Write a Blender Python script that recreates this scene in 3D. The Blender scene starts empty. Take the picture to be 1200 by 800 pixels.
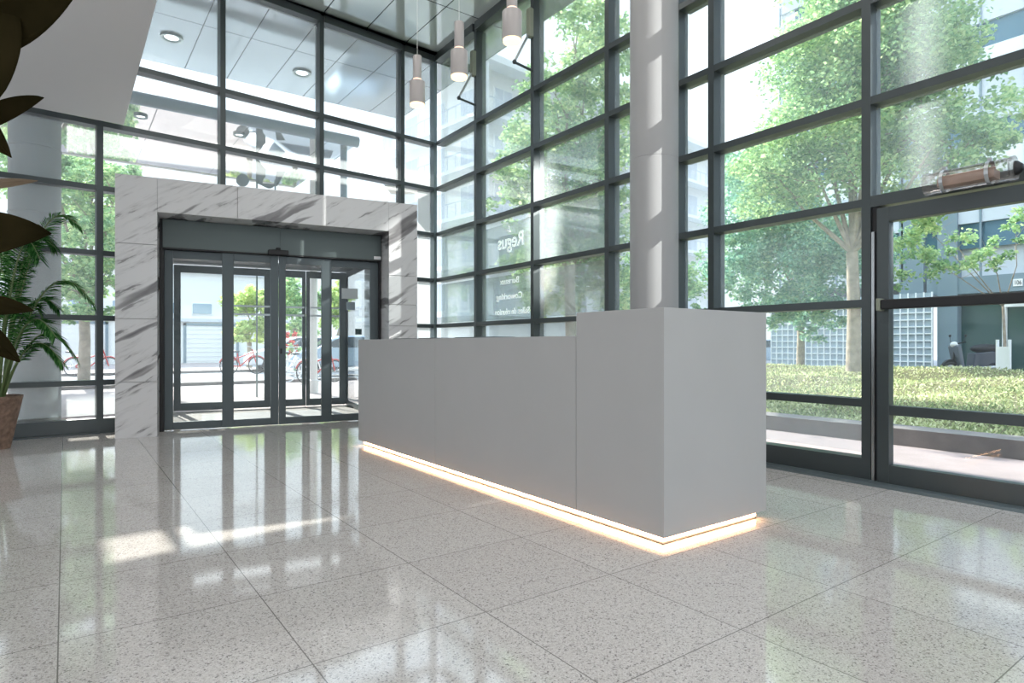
import bpy, math, random
import numpy as np
from math import sin, cos, radians as rad, pi, hypot, atan2, sqrt
C = bpy.context.scene.collection
S = bpy.context.scene
rng = random.Random(7)
nrg = np.random.default_rng(11)

PE = 10.5
# ------------------------------------------------------------------ helpers
EYE = 1.1; FOC = 724.0; YAW = math.atan(524/FOC)
FW = (sin(YAW), cos(YAW)); RT = (cos(YAW), -sin(YAW))
def at(px, py, d):
    """a point of the place, measured off the photograph at forward distance d"""
    l = (px-600)/FOC*d
    return (RT[0]*l+FW[0]*d, RT[1]*l+FW[1]*d, EYE+(404-py)/FOC*d)

def tag(o, label=None, cat=None, group=None, kind=None):
    if label: o['label'] = label
    if cat: o['category'] = cat
    if group: o['group'] = group
    if kind: o['kind'] = kind
    return o

def empty(name, loc=(0, 0, 0), label=None, cat=None, group=None, kind=None):
    o = bpy.data.objects.new(name, None); C.objects.link(o)
    o.location = loc; o.empty_display_size = .2
    return tag(o, label, cat, group, kind)

def wloc(o):
    x = np.zeros(3)
    while o is not None:
        x += np.array(o.location); o = o.parent
    return x

class MB:
    def __init__(s): s.v = []; s.f = []
    def add(s, vs, fs):
        b = len(s.v); s.v += [tuple(map(float, p)) for p in vs]
        s.f += [tuple(b+i for i in f) for f in fs]; return s
    def hexa(s, p):
        return s.add(p, [(0,3,2,1),(4,5,6,7),(0,1,5,4),(1,2,6,5),(2,3,7,6),(3,0,4,7)])
    def box(s, x0, x1, y0, y1, z0, z1):
        return s.hexa([(x0,y0,z0),(x1,y0,z0),(x1,y1,z0),(x0,y1,z0),(x0,y0,z1),(x1,y0,z1),(x1,y1,z1),(x0,y1,z1)])
    def fbox(s, fr, t0, t1, z0, z1, n0, n1):
        O, D, N = fr
        q = [(t0,n0),(t1,n0),(t1,n1),(t0,n1)]
        b = [(O[0]+D[0]*t+N[0]*n, O[1]+D[1]*t+N[1]*n) for t, n in q]
        if D[0]*N[1]-D[1]*N[0] < 0: b = b[::-1]
        return s.hexa([(x,y,z0) for x,y in b]+[(x,y,z1) for x,y in b])
    def prism(s, poly, z0, z1):
        a = sum(poly[i][0]*poly[(i+1)%len(poly)][1]-poly[(i+1)%len(poly)][0]*poly[i][1] for i in range(len(poly)))
        if a < 0: poly = poly[::-1]
        n = len(poly)
        return s.add([(x,y,z0) for x,y in poly]+[(x,y,z1) for x,y in poly],
            [tuple(range(n))[::-1], tuple(range(n,2*n))]+[(i,(i+1)%n,n+(i+1)%n,n+i) for i in range(n)])
    def extr(s, pts, off):
        """planar 3-D outline swept by vector off"""
        n = len(pts)
        return s.add(list(pts)+[(p[0]+off[0],p[1]+off[1],p[2]+off[2]) for p in pts],
            [tuple(range(n)), tuple(range(n,2*n))[::-1]]+[(i,n+i,n+(i+1)%n,(i+1)%n) for i in range(n)])
    def tube(s, pts, r, n=10, caps=True):
        P = [np.array(p, float) for p in pts]
        R_ = r if isinstance(r, (list, tuple)) else [r]*len(P)
        base = len(s.v); up = None
        for i, p in enumerate(P):
            t = P[min(i+1, len(P)-1)]-P[max(i-1, 0)]; t = t/(np.linalg.norm(t)+1e-9)
            if up is None:
                up = np.array([0,0,1.]) if abs(t[2]) < .9 else np.array([1.,0,0])
            u = np.cross(t, up); u /= np.linalg.norm(u)+1e-9; w = np.cross(u, t); up = w
            for k in range(n):
                a = 2*pi*k/n; s.v.append(tuple(p+R_[i]*(cos(a)*u+sin(a)*w)))
        for i in range(len(P)-1):
            for k in range(n):
                a, b = base+i*n+k, base+i*n+(k+1)%n
                s.f.append((a, a+n, b+n, b))
        if caps:
            s.f.append(tuple(base+k for k in range(n))); s.f.append(tuple(base+(len(P)-1)*n+k for k in range(n))[::-1])
        return s
    def lathe(s, c, prof, n=32, close=False):
        base = len(s.v); m = len(prof)
        for r, z in prof:
            for k in range(n):
                a = 2*pi*k/n; s.v.append((c[0]+r*cos(a), c[1]+r*sin(a), c[2]+z))
        for i in range(m-1):
            for k in range(n):
                a, b = base+i*n+k, base+i*n+(k+1)%n
                s.f.append((a, b, b+n, a+n))
        if prof[0][0] > 1e-4: s.f.append(tuple(base+k for k in range(n))[::-1])
        if prof[-1][0] > 1e-4: s.f.append(tuple(base+(m-1)*n+k for k in range(n)))
        return s
    def ball(s, c, r, n=12, m=8):
        R_ = r if isinstance(r, (list, tuple)) else (r, r, r)
        base = len(s.v)
        for i in range(m+1):
            t = pi*i/m
            for k in range(n):
                a = 2*pi*k/n
                s.v.append((c[0]+R_[0]*sin(t)*cos(a), c[1]+R_[1]*sin(t)*sin(a), c[2]-R_[2]*cos(t)))
        for i in range(m):
            for k in range(n):
                a, b = base+i*n+k, base+i*n+(k+1)%n
                s.f.append((a, b, b+n, a+n))
        return s
    def torus(s, c, ax, R_, r, n=28, m=8, a0=0, a1=2*pi):
        ax = np.array(ax, float); ax /= np.linalg.norm(ax)
        h = np.array([0,0,1.]) if abs(ax[2]) < .9 else np.array([1.,0,0])
        u = np.cross(ax, h); u /= np.linalg.norm(u); w = np.cross(ax, u)
        full = abs(a1-a0-2*pi) < 1e-6
        k = n if full else n+1
        base = len(s.v)
        for i in range(k):
            a = a0+(a1-a0)*i/n; d = cos(a)*u+sin(a)*w
            for j in range(m):
                b = 2*pi*j/m
                s.v.append(tuple(np.array(c)+d*(R_+r*cos(b))+ax*r*sin(b)))
        for i in range(n if full else n):
            for j in range(m):
                p, q = base+(i % k)*m, base+((i+1) % k)*m
                s.f.append((p+j, q+j, q+(j+1)%m, p+(j+1)%m))
        return s
    def build(s, name, m, parent=None, smooth=False, bevel=0, label=None, loc=None, kind=None):
        me = bpy.data.meshes.new(name)
        off = wloc(parent) if parent is not None else (np.array(loc, float) if loc is not None else np.zeros(3))
        v = np.array(s.v, float)-off
        me.from_pydata([tuple(p) for p in v], [], s.f); me.materials.append(m); me.update()
        if smooth:
            me.polygons.foreach_set('use_smooth', [True]*len(me.polygons))
            try: me.set_sharp_from_angle(angle=rad(38))
            except Exception: pass
        o = bpy.data.objects.new(name, me); C.objects.link(o)
        if parent is not None: o.parent = parent
        elif loc is not None: o.location = loc
        if bevel:
            b = o.modifiers.new('b', 'BEVEL'); b.width = bevel; b.segments = 2; b.limit_method = 'ANGLE'
        if label: o['label'] = label
        if kind: o['kind'] = kind
        return o

def quads(name, V, m, parent=None, loc=(0,0,0), tri_uv=False):
    """V: (N,4,3) array -> one mesh of N quads"""
    N = len(V); me = bpy.data.meshes.new(name)
    off = wloc(parent) if parent is not None else np.array(loc, float)
    co = (V.reshape(-1, 3)-off).astype(np.float32)
    me.vertices.add(N*4); me.vertices.foreach_set('co', co.ravel())
    me.loops.add(N*4); me.loops.foreach_set('vertex_index', np.arange(N*4, dtype=np.int32))
    me.polygons.add(N); me.polygons.foreach_set('loop_start', np.arange(0, N*4, 4, dtype=np.int32))
    me.polygons.foreach_set('loop_total', np.full(N, 4, dtype=np.int32))
    me.materials.append(m); me.update(); me.validate()
    o = bpy.data.objects.new(name, me); C.objects.link(o)
    if parent is not None: o.parent = parent
    else: o.location = loc
    return o

def copy_tree(o, parent=None):
    c = o.copy(); C.objects.link(c)
    if parent is not None: c.parent = parent
    for ch in list(o.children): copy_tree(ch, c)
    return c

# ------------------------------------------------------------------ materials
def nt(m): m.use_nodes = True; return m.node_tree, m.node_tree.nodes['Principled BSDF']
def mat(name, col, rough=.5, metal=0, emit=None, es=0, trans=0, ior=1.5, spec=.5, noise=0, nscale=8, bump=0):
    m = bpy.data.materials.new(name); t, p = nt(m)
    p.inputs['Base Color'].default_value = (*col, 1); p.inputs['Roughness'].default_value = rough
    p.inputs['Metallic'].default_value = metal; p.inputs['IOR'].default_value = ior
    p.inputs['Specular IOR Level'].default_value = spec
    p.inputs['Transmission Weight'].default_value = trans
    if emit: p.inputs['Emission Color'].default_value = (*emit, 1); p.inputs['Emission Strength'].default_value = es
    if noise or bump:
        co = t.nodes.new('ShaderNodeTexCoord'); n = t.nodes.new('ShaderNodeTexNoise')
        n.inputs['Scale'].default_value = nscale; n.inputs['Detail'].default_value = 5
        t.links.new(co.outputs['Object'], n.inputs['Vector'])
        if noise:
            r = t.nodes.new('ShaderNodeValToRGB')
            r.color_ramp.elements[0].position = .3; r.color_ramp.elements[1].position = .7
            r.color_ramp.elements[0].color = (*[c*(1-noise) for c in col], 1)
            r.color_ramp.elements[1].color = (*[min(1, c*(1+noise)) for c in col], 1)
            t.links.new(n.outputs['Fac'], r.inputs['Fac']); t.links.new(r.outputs['Color'], p.inputs['Base Color'])
        if bump:
            b = t.nodes.new('ShaderNodeBump'); b.inputs['Strength'].default_value = bump
            b.inputs['Distance'].default_value = .02
            t.links.new(n.outputs['Fac'], b.inputs['Height']); t.links.new(b.outputs['Normal'], p.inputs['Normal'])
    return m

def N_(t, kind, **kw):
    n = t.nodes.new(kind)
    for k, v in kw.items():
        if hasattr(n, k): setattr(n, k, v)
        else: n.inputs[k].default_value = v
    return n
def math_(t, op, a, b=None, c=None):
    n = t.nodes.new('ShaderNodeMath'); n.operation = op
    for i, x in enumerate((a, b, c)):
        if x is None: continue
        if hasattr(x, 'links') or hasattr(x, 'is_linked'): t.links.new(x, n.inputs[i])
        else: n.inputs[i].default_value = x
    return n.outputs[0]
def ramp(t, fac, stops):
    r = t.nodes.new('ShaderNodeValToRGB'); e = r.color_ramp.elements
    while len(e) < len(stops): e.new(.5)
    for i, (p, c) in enumerate(stops):
        e[i].position = p; e[i].color = (*c, 1)
    t.links.new(fac, r.inputs['Fac']); return r.outputs['Color']

def glass_mat(name, tint=(.93,.97,.97), haze=.04, hazec=(.85,.93,.95), refl=.1):
    m = bpy.data.materials.new(name); m.use_nodes = True; t = m.node_tree; t.nodes.clear()
    out = t.nodes.new('ShaderNodeOutputMaterial')
    tr = N_(t, 'ShaderNodeBsdfTransparent'); tr.inputs[0].default_value = (*tint, 1)
    gl = N_(t, 'ShaderNodeBsdfGlossy'); gl.inputs['Roughness'].default_value = .01
    df = N_(t, 'ShaderNodeBsdfTranslucent'); df.inputs[0].default_value = (*hazec, 1)
    fr = N_(t, 'ShaderNodeFresnel', IOR=1.4)
    m1 = t.nodes.new('ShaderNodeMixShader'); m1.inputs[0].default_value = haze
    t.links.new(tr.outputs[0], m1.inputs[1]); t.links.new(df.outputs[0], m1.inputs[2])
    m2 = t.nodes.new('ShaderNodeMixShader')
    f = math_(t, 'MULTIPLY', fr.outputs[0], refl*6)
    f = math_(t, 'MINIMUM', f, .6)
    t.links.new(f, m2.inputs[0]); t.links.new(m1.outputs[0], m2.inputs[1]); t.links.new(gl.outputs[0], m2.inputs[2])
    t.links.new(m2.outputs[0], out.inputs[0]); return m

def leaf_mat(name, c1, c2, c3, sc=1.2, trans=.45, glossy=.0):
    m = bpy.data.materials.new(name); m.use_nodes = True; t = m.node_tree; t.nodes.clear()
    out = t.nodes.new('ShaderNodeOutputMaterial')
    co = t.nodes.new('ShaderNodeNewGeometry')
    n = N_(t, 'ShaderNodeTexNoise'); n.inputs['Scale'].default_value = sc; n.inputs['Detail'].default_value = 3
    t.links.new(co.outputs['Position'], n.inputs['Vector'])
    mixf = math_(t, 'ADD', math_(t, 'MULTIPLY', n.outputs['Fac'], .6), math_(t, 'MULTIPLY', co.outputs['Random Per Island'], .4))
    col = ramp(t, mixf, [(.3, c1), (.5, c2), (.72, c3)])
    d = t.nodes.new('ShaderNodeBsdfDiffuse'); tl = t.nodes.new('ShaderNodeBsdfTranslucent')
    t.links.new(col, d.inputs[0]); t.links.new(col, tl.inputs[0])
    mx = t.nodes.new('ShaderNodeMixShader'); mx.inputs[0].default_value = trans
    t.links.new(d.outputs[0], mx.inputs[1]); t.links.new(tl.outputs[0], mx.inputs[2])
    t.links.new(mx.outputs[0], out.inputs[0]); return m

M = {}
M['frame'] = mat('anodised dark grey frame', (.07,.083,.086), .36, .3)
M['frame_in'] = mat('satin grey frame', (.16,.2,.215), .35, .4)
M['doorframe'] = mat('door grey metal', (.085,.105,.112), .4, .3)
M['header'] = mat('green grey metal cover', (.095,.118,.115), .35, .35)
M['black'] = mat('black rubber', (.012,.012,.013), .5)
M['desk'] = mat('matt pale grey laminate', (.425,.418,.41), .55, noise=.015, nscale=3)
M['plinth'] = mat('plinth laminate', (.55,.52,.5), .5)
M['white'] = mat('white plaster', (.78,.775,.77), .7)
M['soffitw'] = mat('white painted soffit', (.58,.575,.575), .75)
M['colw'] = mat('white painted column', (.36,.355,.355), .5)
M['led'] = mat('warm light strip', (1,.9,.8), .5, emit=(1,.56,.3), es=10)
M['lampw'] = mat('white lamp metal', (.42,.385,.375), .35)
M['lampg'] = mat('warm lamp glow', (1,.9,.7), .5, emit=(1,.74,.42), es=.75)
M['lampg2'] = mat('warm lamp neck glow', (1,.8,.65), .5, emit=(1,.6,.42), es=.5)
M['cable'] = mat('white cable', (.75,.75,.73), .5)
M['olive'] = mat('olive actuator box', (.24,.26,.2), .45)
M['steel'] = mat('brushed steel', (.5,.52,.53), .3, .9)
M['concrete'] = mat('smooth concrete', (.2,.215,.21), .7, noise=.12, nscale=2.5)
M['terracotta'] = mat('rough brown pot', (.2,.13,.095), .9, noise=.35, nscale=22, bump=.8)
M['soil'] = mat('soil', (.03,.022,.015), .95)
M['bark'] = mat('pale bark', (.35,.29,.23), .9, noise=.3, nscale=6, bump=.5)
M['stem'] = mat('green stem', (.1,.15,.05), .6)
M['pink'] = mat('pale paving', (.3,.245,.235), .85, noise=.1, nscale=3)
M['kerb'] = mat('grey kerb stone', (.2,.18,.17), .85, noise=.15, nscale=5)
M['asphalt'] = mat('asphalt', (.24,.24,.25), .85, noise=.15, nscale=1.5)
M['bwhite'] = mat('white render', (.86,.86,.84), .8)
M['bgrey'] = mat('pale grey cladding', (.62,.66,.72), .5, .1)
M['bblue'] = mat('blue grey metal', (.2,.27,.32), .4, .2)
M['bglass'] = mat('dark blue window glass', (.07,.17,.24), .08, .3)
M['bgreen'] = mat('dark green glass', (.035,.085,.08), .1, .2)
M['ledge'] = mat('white trim', (.88,.9,.9), .5)
M['gblock'] = mat('glass block', (.36,.43,.48), .25, noise=.12, nscale=4)
M['red'] = mat('red paint', (.55,.04,.035), .4)
M['tyre'] = mat('tyre', (.03,.03,.03), .8)
M['carblue'] = mat('pale blue car paint', (.4,.5,.62), .25, .3)
M['carwhite'] = mat('white car paint', (.75,.76,.78), .25)
M['carglass'] = mat('car window', (.05,.07,.09), .1)
M['plasticw'] = mat('white plastic', (.8,.8,.8), .4)
M['beige'] = mat('beige lamp tray', (.45,.33,.27), .5, noise=.12, nscale=9)
M['clear'] = glass_mat('clear plastic', (.97,.95,.94), .12, (.9,.85,.82), .16)
M['sculpt'] = mat('grey green cut metal', (.16,.21,.21), .5, .2)
M['glass'] = glass_mat('facade glass', (.96,.985,.985), .12, (.9,.97,1.0), .06)
M['doorglass'] = glass_mat('door glass', (.95,.97,.97), .02, (.9,.95,1), .06)
M['film'] = glass_mat('frosted window film', (.8,.83,.83), .17, (.95,.97,.97), .02)
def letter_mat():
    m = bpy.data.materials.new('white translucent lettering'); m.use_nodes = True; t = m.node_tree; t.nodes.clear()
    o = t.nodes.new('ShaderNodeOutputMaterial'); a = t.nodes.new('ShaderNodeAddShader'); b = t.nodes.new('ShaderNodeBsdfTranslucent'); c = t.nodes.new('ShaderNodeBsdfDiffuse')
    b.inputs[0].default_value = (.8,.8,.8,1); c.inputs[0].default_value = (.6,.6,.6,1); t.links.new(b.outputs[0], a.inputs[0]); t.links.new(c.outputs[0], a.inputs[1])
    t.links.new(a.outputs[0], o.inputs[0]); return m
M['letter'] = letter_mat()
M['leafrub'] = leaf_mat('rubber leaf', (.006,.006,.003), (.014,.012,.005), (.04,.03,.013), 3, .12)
M['leafpale'] = leaf_mat('pale rubber leaf', (.16,.11,.07), (.22,.16,.11), (.3,.24,.17), 3, .2)
M['palm'] = leaf_mat('palm leaf', (.012,.05,.012), (.035,.12,.03), (.1,.24,.07), 3, .35)
M['leaf'] = leaf_mat('tree leaf', (.19,.35,.17), (.42,.62,.31), (.76,.86,.45), .9, .5)
M['leafb'] = leaf_mat('cool tree leaf', (.17,.37,.28), (.34,.58,.43), (.6,.76,.5), .9, .5)
M['leafy'] = leaf_mat('yellow green leaf', (.3,.44,.14), (.55,.68,.25), (.8,.85,.4), .9, .5)
M['ground_leaf'] = leaf_mat('ground cover leaf', (.2,.26,.12), (.5,.54,.26), (.85,.84,.55), .8, .35)
M['flower'] = leaf_mat('red blossom', (.4,.05,.05), (.6,.1,.1), (.7,.25,.2), 2, .4)
# glowing downlight
M['down'] = mat('downlight lens', (.9,.95,1), .3, emit=(.9,.96,1), es=1.6)

# terrazzo floor
def floor_mat():
    m = bpy.data.materials.new('polished terrazzo'); t, p = nt(m)
    co = t.nodes.new('ShaderNodeTexCoord'); sep = t.nodes.new('ShaderNodeSeparateXYZ')
    t.links.new(co.outputs['Object'], sep.inputs[0])
    v = N_(t, 'ShaderNodeTexVoronoi', feature='F1'); v.inputs['Scale'].default_value = 170
    t.links.new(co.outputs['Object'], v.inputs['Vector'])
    hs = t.nodes.new('ShaderNodeSeparateColor'); t.links.new(v.outputs['Color'], hs.inputs[0])
    base = ramp(t, hs.outputs[0], [(0, (.24,.22,.21)), (.08, (.43,.4,.38)), (.2, (.58,.54,.505)), (.6, (.66,.62,.585)), (1, (.74,.705,.675))])
    n = N_(t, 'ShaderNodeTexNoise'); n.inputs['Scale'].default_value = 260; n.inputs['Detail'].default_value = 2
    t.links.new(co.outputs['Object'], n.inputs['Vector'])
    fine = ramp(t, n.outputs['Fac'], [(.35, (.55,.54,.53)), (.5, (1,1,1))])
    mx = N_(t, 'ShaderNodeMix', data_type='RGBA', blend_type='MULTIPLY'); mx.inputs[0].default_value = .6
    t.links.new(base, mx.inputs[6]); t.links.new(fine, mx.inputs[7])
    # joints
    def joint(axis, per, off):
        a = math_(t, 'ADD', axis, off); a = math_(t, 'DIVIDE', a, per); a = math_(t, 'FRACT', a)
        a = math_(t, 'SUBTRACT', a, .5); a = math_(t, 'ABSOLUTE', a); return math_(t, 'GREATER_THAN', a, .5-.0032)
    jx = joint(sep.outputs['X'], .7125, .02+.7125*20); jy = joint(sep.outputs['Y'], .7085, .7085*20)
    j = math_(t, 'MAXIMUM', jx, jy)
    # each slab slightly different
    cx = math_(t, 'FLOOR', math_(t, 'DIVIDE', math_(t, 'ADD', sep.outputs['X'], .02+.7125*20), .7125))
    cy = math_(t, 'FLOOR', math_(t, 'DIVIDE', math_(t, 'ADD', sep.outputs['Y'], .7085*20), .7085))
    cmb = t.nodes.new('ShaderNodeCombineXYZ'); t.links.new(cx, cmb.inputs[0]); t.links.new(cy, cmb.inputs[1])
    wn = t.nodes.new('ShaderNodeTexWhiteNoise'); t.links.new(cmb.outputs[0], wn.inputs['Vector'])
    tone = ramp(t, wn.outputs['Value'], [(0, (.93,.92,.92)), (1, (1,1,1))])
    mt = N_(t, 'ShaderNodeMix', data_type='RGBA', blend_type='MULTIPLY'); mt.inputs[0].default_value = 1
    t.links.new(mx.outputs[2], mt.inputs[6]); t.links.new(tone, mt.inputs[7])
    m3 = N_(t, 'ShaderNodeMix', data_type='RGBA'); t.links.new(j, m3.inputs[0])
    t.links.new(mt.outputs[2], m3.inputs[6]); m3.inputs[7].default_value = (.22,.205,.19,1)
    t.links.new(m3.outputs[2], p.inputs['Base Color'])
    n2 = N_(t, 'ShaderNodeTexNoise'); n2.inputs['Scale'].default_value = 2.2; n2.inputs['Detail'].default_value = 4
    t.links.new(co.outputs['Object'], n2.inputs['Vector'])
    rr = t.nodes.new('ShaderNodeMapRange'); rr.inputs['To Min'].default_value = .045; rr.inputs['To Max'].default_value = .1
    t.links.new(n2.outputs['Fac'], rr.inputs['Value']); t.links.new(rr.outputs[0], p.inputs['Roughness'])
    n3 = N_(t, 'ShaderNodeTexNoise'); n3.inputs['Scale'].default_value = 1.3
    t.links.new(co.outputs['Object'], n3.inputs['Vector'])
    b = t.nodes.new('ShaderNodeBump'); b.inputs['Strength'].default_value = .06; b.inputs['Distance'].default_value = .02
    t.links.new(n3.outputs['Fac'], b.inputs['Height']); t.links.new(b.outputs[0], p.inputs['Normal'])
    p.inputs['IOR'].default_value = 1.7; p.inputs['Specular IOR Level'].default_value = .8
    return m
M['floor'] = floor_mat()

def marble_mat():
    m = bpy.data.materials.new('white veined marble'); t, p = nt(m)
    co = t.nodes.new('ShaderNodeTexCoord')
    mp = N_(t, 'ShaderNodeMapping'); mp.inputs['Rotation'].default_value = (0, rad(33), rad(0))
    t.links.new(co.outputs['Object'], mp.inputs['Vector'])
    # warp
    n0 = N_(t, 'ShaderNodeTexNoise'); n0.inputs['Scale'].default_value = 1.6; n0.inputs['Detail'].default_value = 6
    t.links.new(mp.outputs[0], n0.inputs['Vector'])
    sub = N_(t, 'ShaderNodeVectorMath', operation='MULTIPLY_ADD')
    t.links.new(n0.outputs['Color'], sub.inputs[0]); sub.inputs[1].default_value = (.12,.12,.12); t.links.new(mp.outputs[0], sub.inputs[2])
    st = N_(t, 'ShaderNodeMapping'); st.inputs['Scale'].default_value = (.85, .85, 6.5); t.links.new(sub.outputs[0], st.inputs['Vector'])
    nb = N_(t, 'ShaderNodeTexNoise'); nb.inputs['Scale'].default_value = .55; nb.inputs['Detail'].default_value = 3; nb.inputs['Roughness'].default_value = .5
    t.links.new(st.outputs[0], nb.inputs['Vector'])
    band = ramp(t, nb.outputs['Fac'], [(.585, (0,0,0)), (.625, (1,1,1))])
    st2 = N_(t, 'ShaderNodeMapping'); st2.inputs['Scale'].default_value = (1.6, 1.6, 11); t.links.new(sub.outputs[0], st2.inputs['Vector'])
    nf = N_(t, 'ShaderNodeTexNoise'); nf.inputs['Scale'].default_value = 1.5; nf.inputs['Detail'].default_value = 7; nf.inputs['Roughness'].default_value = .62
    t.links.new(st2.outputs[0], nf.inputs['Vector'])
    thin = ramp(t, nf.outputs['Fac'], [(.3, (1,1,1)), (.4, (.12,.12,.12)), (.5, (0,0,0))])
    f = math_(t, 'MULTIPLY', band, .75)
    f = math_(t, 'MULTIPLY', f, math_(t, 'ADD', math_(t, 'MULTIPLY', nf.outputs['Fac'], 1.3), .25))
    f = math_(t, 'MAXIMUM', f, math_(t, 'MULTIPLY', thin, .6))
    col = ramp(t, f, [(0, (.62,.61,.61)), (.3, (.3,.29,.29)), (1, (.075,.068,.072))])
    t.links.new(col, p.inputs['Base Color']); p.inputs['Roughness'].default_value = .22
    return m
M['marble'] = marble_mat()

def panel_mat(name, offx, offy, px, py, base, rough, metal):
    m = bpy.data.materials.new(name); t, p = nt(m)
    co = t.nodes.new('ShaderNodeNewGeometry'); sep = t.nodes.new('ShaderNodeSeparateXYZ'); t.links.new(co.outputs['Position'], sep.inputs[0])
    def joint(axis, per, off, w):
        a = math_(t, 'ADD', axis, per*20-off); a = math_(t, 'DIVIDE', a, per); a = math_(t, 'FRACT', a)
        a = math_(t, 'SUBTRACT', a, .5); a = math_(t, 'ABSOLUTE', a); return math_(t, 'GREATER_THAN', a, .5-w/per)
    j = math_(t, 'MAXIMUM', joint(sep.outputs['X'], px, offx, .009), joint(sep.outputs['Y'], py, offy, .009))
    n = N_(t, 'ShaderNodeTexNoise'); n.inputs['Scale'].default_value = .8; t.links.new(co.outputs['Position'], n.inputs['Vector'])
    bc = ramp(t, n.outputs['Fac'], [(.3, tuple(c*.85 for c in base)), (.7, base)])
    mx = N_(t, 'ShaderNodeMix', data_type='RGBA'); t.links.new(j, mx.inputs[0]); t.links.new(bc, mx.inputs[6]); mx.inputs[7].default_value = (.03,.035,.035,1)
    t.links.new(mx.outputs[2], p.inputs['Base Color']); p.inputs['Roughness'].default_value = rough; p.inputs['Metallic'].default_value = metal
    b = t.nodes.new('ShaderNodeBump'); b.inputs['Strength'].default_value = .1 if rough > .05 else .0; b.inputs['Distance'].default_value = .05
    t.links.new(n.outputs['Fac'], b.inputs['Height']); t.links.new(b.outputs[0], p.inputs['Normal'])
    return m
M['ceil'] = panel_mat('metal ceiling panels', 1.80, 8.20, .7243, 2.72, (.66,.72,.7), .07, .35)
M['soff'] = panel_mat('pale metal soffit panels', 1.80, 8.20, .7243, 2.72, (.42,.47,.5), .09, .45)
M['mirror'] = panel_mat('mirror polished canopy', 1.30, 1.2, 1.5, 4.3, (.72,.73,.72), .03, .85)

# ------------------------------------------------------------------ the room shell
K = (5.32985, 9.69122)
DA = (-.995986, -.089504); NA = (-.089504, .995986)      # glazed wall with the entrance, outward normal
DB = (-.014819, -.99989); NB = (.99989, -.014819)        # long glazed wall beside the desk
A = (K, DA, NA); B = (K, DB, NB)
LV = [.63, 1.435, 2.245, 3.055, 3.86, 4.665]
TOP = 6.24
def on(fr, t, n=0): return (fr[0][0]+fr[1][0]*t+fr[2][0]*n, fr[0][1]+fr[1][1]*t+fr[2][1]*n)

def fl(poly, z0, z1, name, m):
    b = MB(); b.prism(poly, z0, z1); return tag(b.build(name, m), kind='structure')
fl([(-6.9,-5), (5.43,-5), on(B,0,.13), (on(A,0,.13)[0],on(A,0,.13)[1]), on(A,12.3,.13)], -.12, 0, 'floor', M['floor'])
fl([(.6,-5), on(B,14.65,-.0), on(B,0,0), on(A,4.73,0), (.6,9.1)], TOP, TOP+.3, 'ceiling', M['ceil'])
# mezzanine slab over the left of the lobby
fl([(-6.9,-5), (.6,-5), (.6,9.18), on(A,12.3,.02)], 3.87, TOP+.28, 'trim_1', M['soffitw'])
# walls out of view
fl([(-7.1,-5), (-6.9,-5), (-6.9,8.7), (-7.1,8.7)], 0, .9, 'wall_left', M['white'])
fl([(-7.1,-5.2), (5.45,-5.2), (5.45,-5), (-7.1,-5)], 0, .9, 'wall_back', M['white'])

# curtain walls, one window per bay
FW2 = .035
wn = [0]
def bay(fr, t0, t1, tm, rows, z_bot=0., panes=None, tran=None, film=None, name=None, halves=(None, None)):
    """t0<t1 along the wall; mullion centred at tm; rows = list of levels bounding panes"""
    wn[0] += 1
    o = empty('window_%d' % wn[0], (*on(fr, (t0+t1)/2, .05), 0), kind='structure')
    m_ = MB(); zb = z_bot
    m_.fbox(fr, tm-FW2, tm+FW2, zb, TOP, 0, .15); m_.fbox(fr, tm-.025, tm+.025, zb, TOP, .15, .19)
    m_.build('mullion', M['frame'], o)
    return o
def transom(o, fr, a, b, z, h=.032, mm='frame'):
    q = MB(); q.fbox(fr, a, b, z-h, z+h, .002, .145); q.fbox(fr, a, b, z-.025, z+.025, .145, .185)
    q.build('transom', M[mm], o)
def pane(o, fr, a, b, z0, z1):
    q = MB(); q.fbox(fr, a, b, z0, z1, .1, .112); q.build('pane', M['glass'], o)
def fill(o, fr, a, b, zs):
    for z0, z1 in zip(zs[:-1], zs[1:]): pane(o, fr, a, b, z0+.03, z1-.03)
def sill(o, fr, a, b):
    q = MB(); q.fbox(fr, a, b, 0, .185, .0, .15); q.build('bottom_rail', M['frame'], o)
def head(o, fr, a, b):
    q = MB(); q.fbox(fr, a, b, TOP-.13, TOP, -.03, .16); q.build('head_rail', M['frame'], o)

# wall A : entrance side
tA = [0, .66, 2.105, 3.55, 4.995, 6.44, 7.885, 9.33, 10.775, 12.22]
for i in range(len(tA)-1):
    a, b = tA[i], tA[i+1]; tm = b
    low = i in (2,)                              # bays whose lower part is the doorway
    zb = 3.06 if i in (1, 2) else 0
    o = bay(A, a, b, tm, LV, z_bot=zb)
    a2, b2 = a+FW2, b-FW2
    lv = list(LV)
    if i == 1:
        for z in lv: transom(o, A, a2, (.97 if z < 3 else b2), z)
        fill(o, A, a2, b2, [3.055, 3.86, 4.665, TOP-.1]); fill(o, A, a2, .97, [.19]+lv[:4]); sill(o, A, a2, .97)
    elif i == 2:
        for z in lv[3:]: transom(o, A, a2, b2, z)
        fill(o, A, a2, b2, [3.055, 3.86, 4.665, TOP-.1])
    elif i == 3:
        for z in lv: transom(o, A, (4.74 if z < 3 else a2), b2, z)
        fill(o, A, a2, b2, [3.055, 3.86, 4.665, TOP-.1]); fill(o, A, 4.745, b2, [.19]+lv[:4]); sill(o, A, 4.745, b2)
    else:
        for z in lv: transom(o, A, a2, b2, z)
        fill(o, A, a2, b2, [.19]+lv+[TOP-.1]); sill(o, A, a2, b2)
    head(o, A, a2, b2)
# corner post
q = MB(); q.fbox(A, -.03, .03, 0, TOP, -.01, .13)
tag(q.build('trim_2', M['frame_in']), kind='structure')
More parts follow.
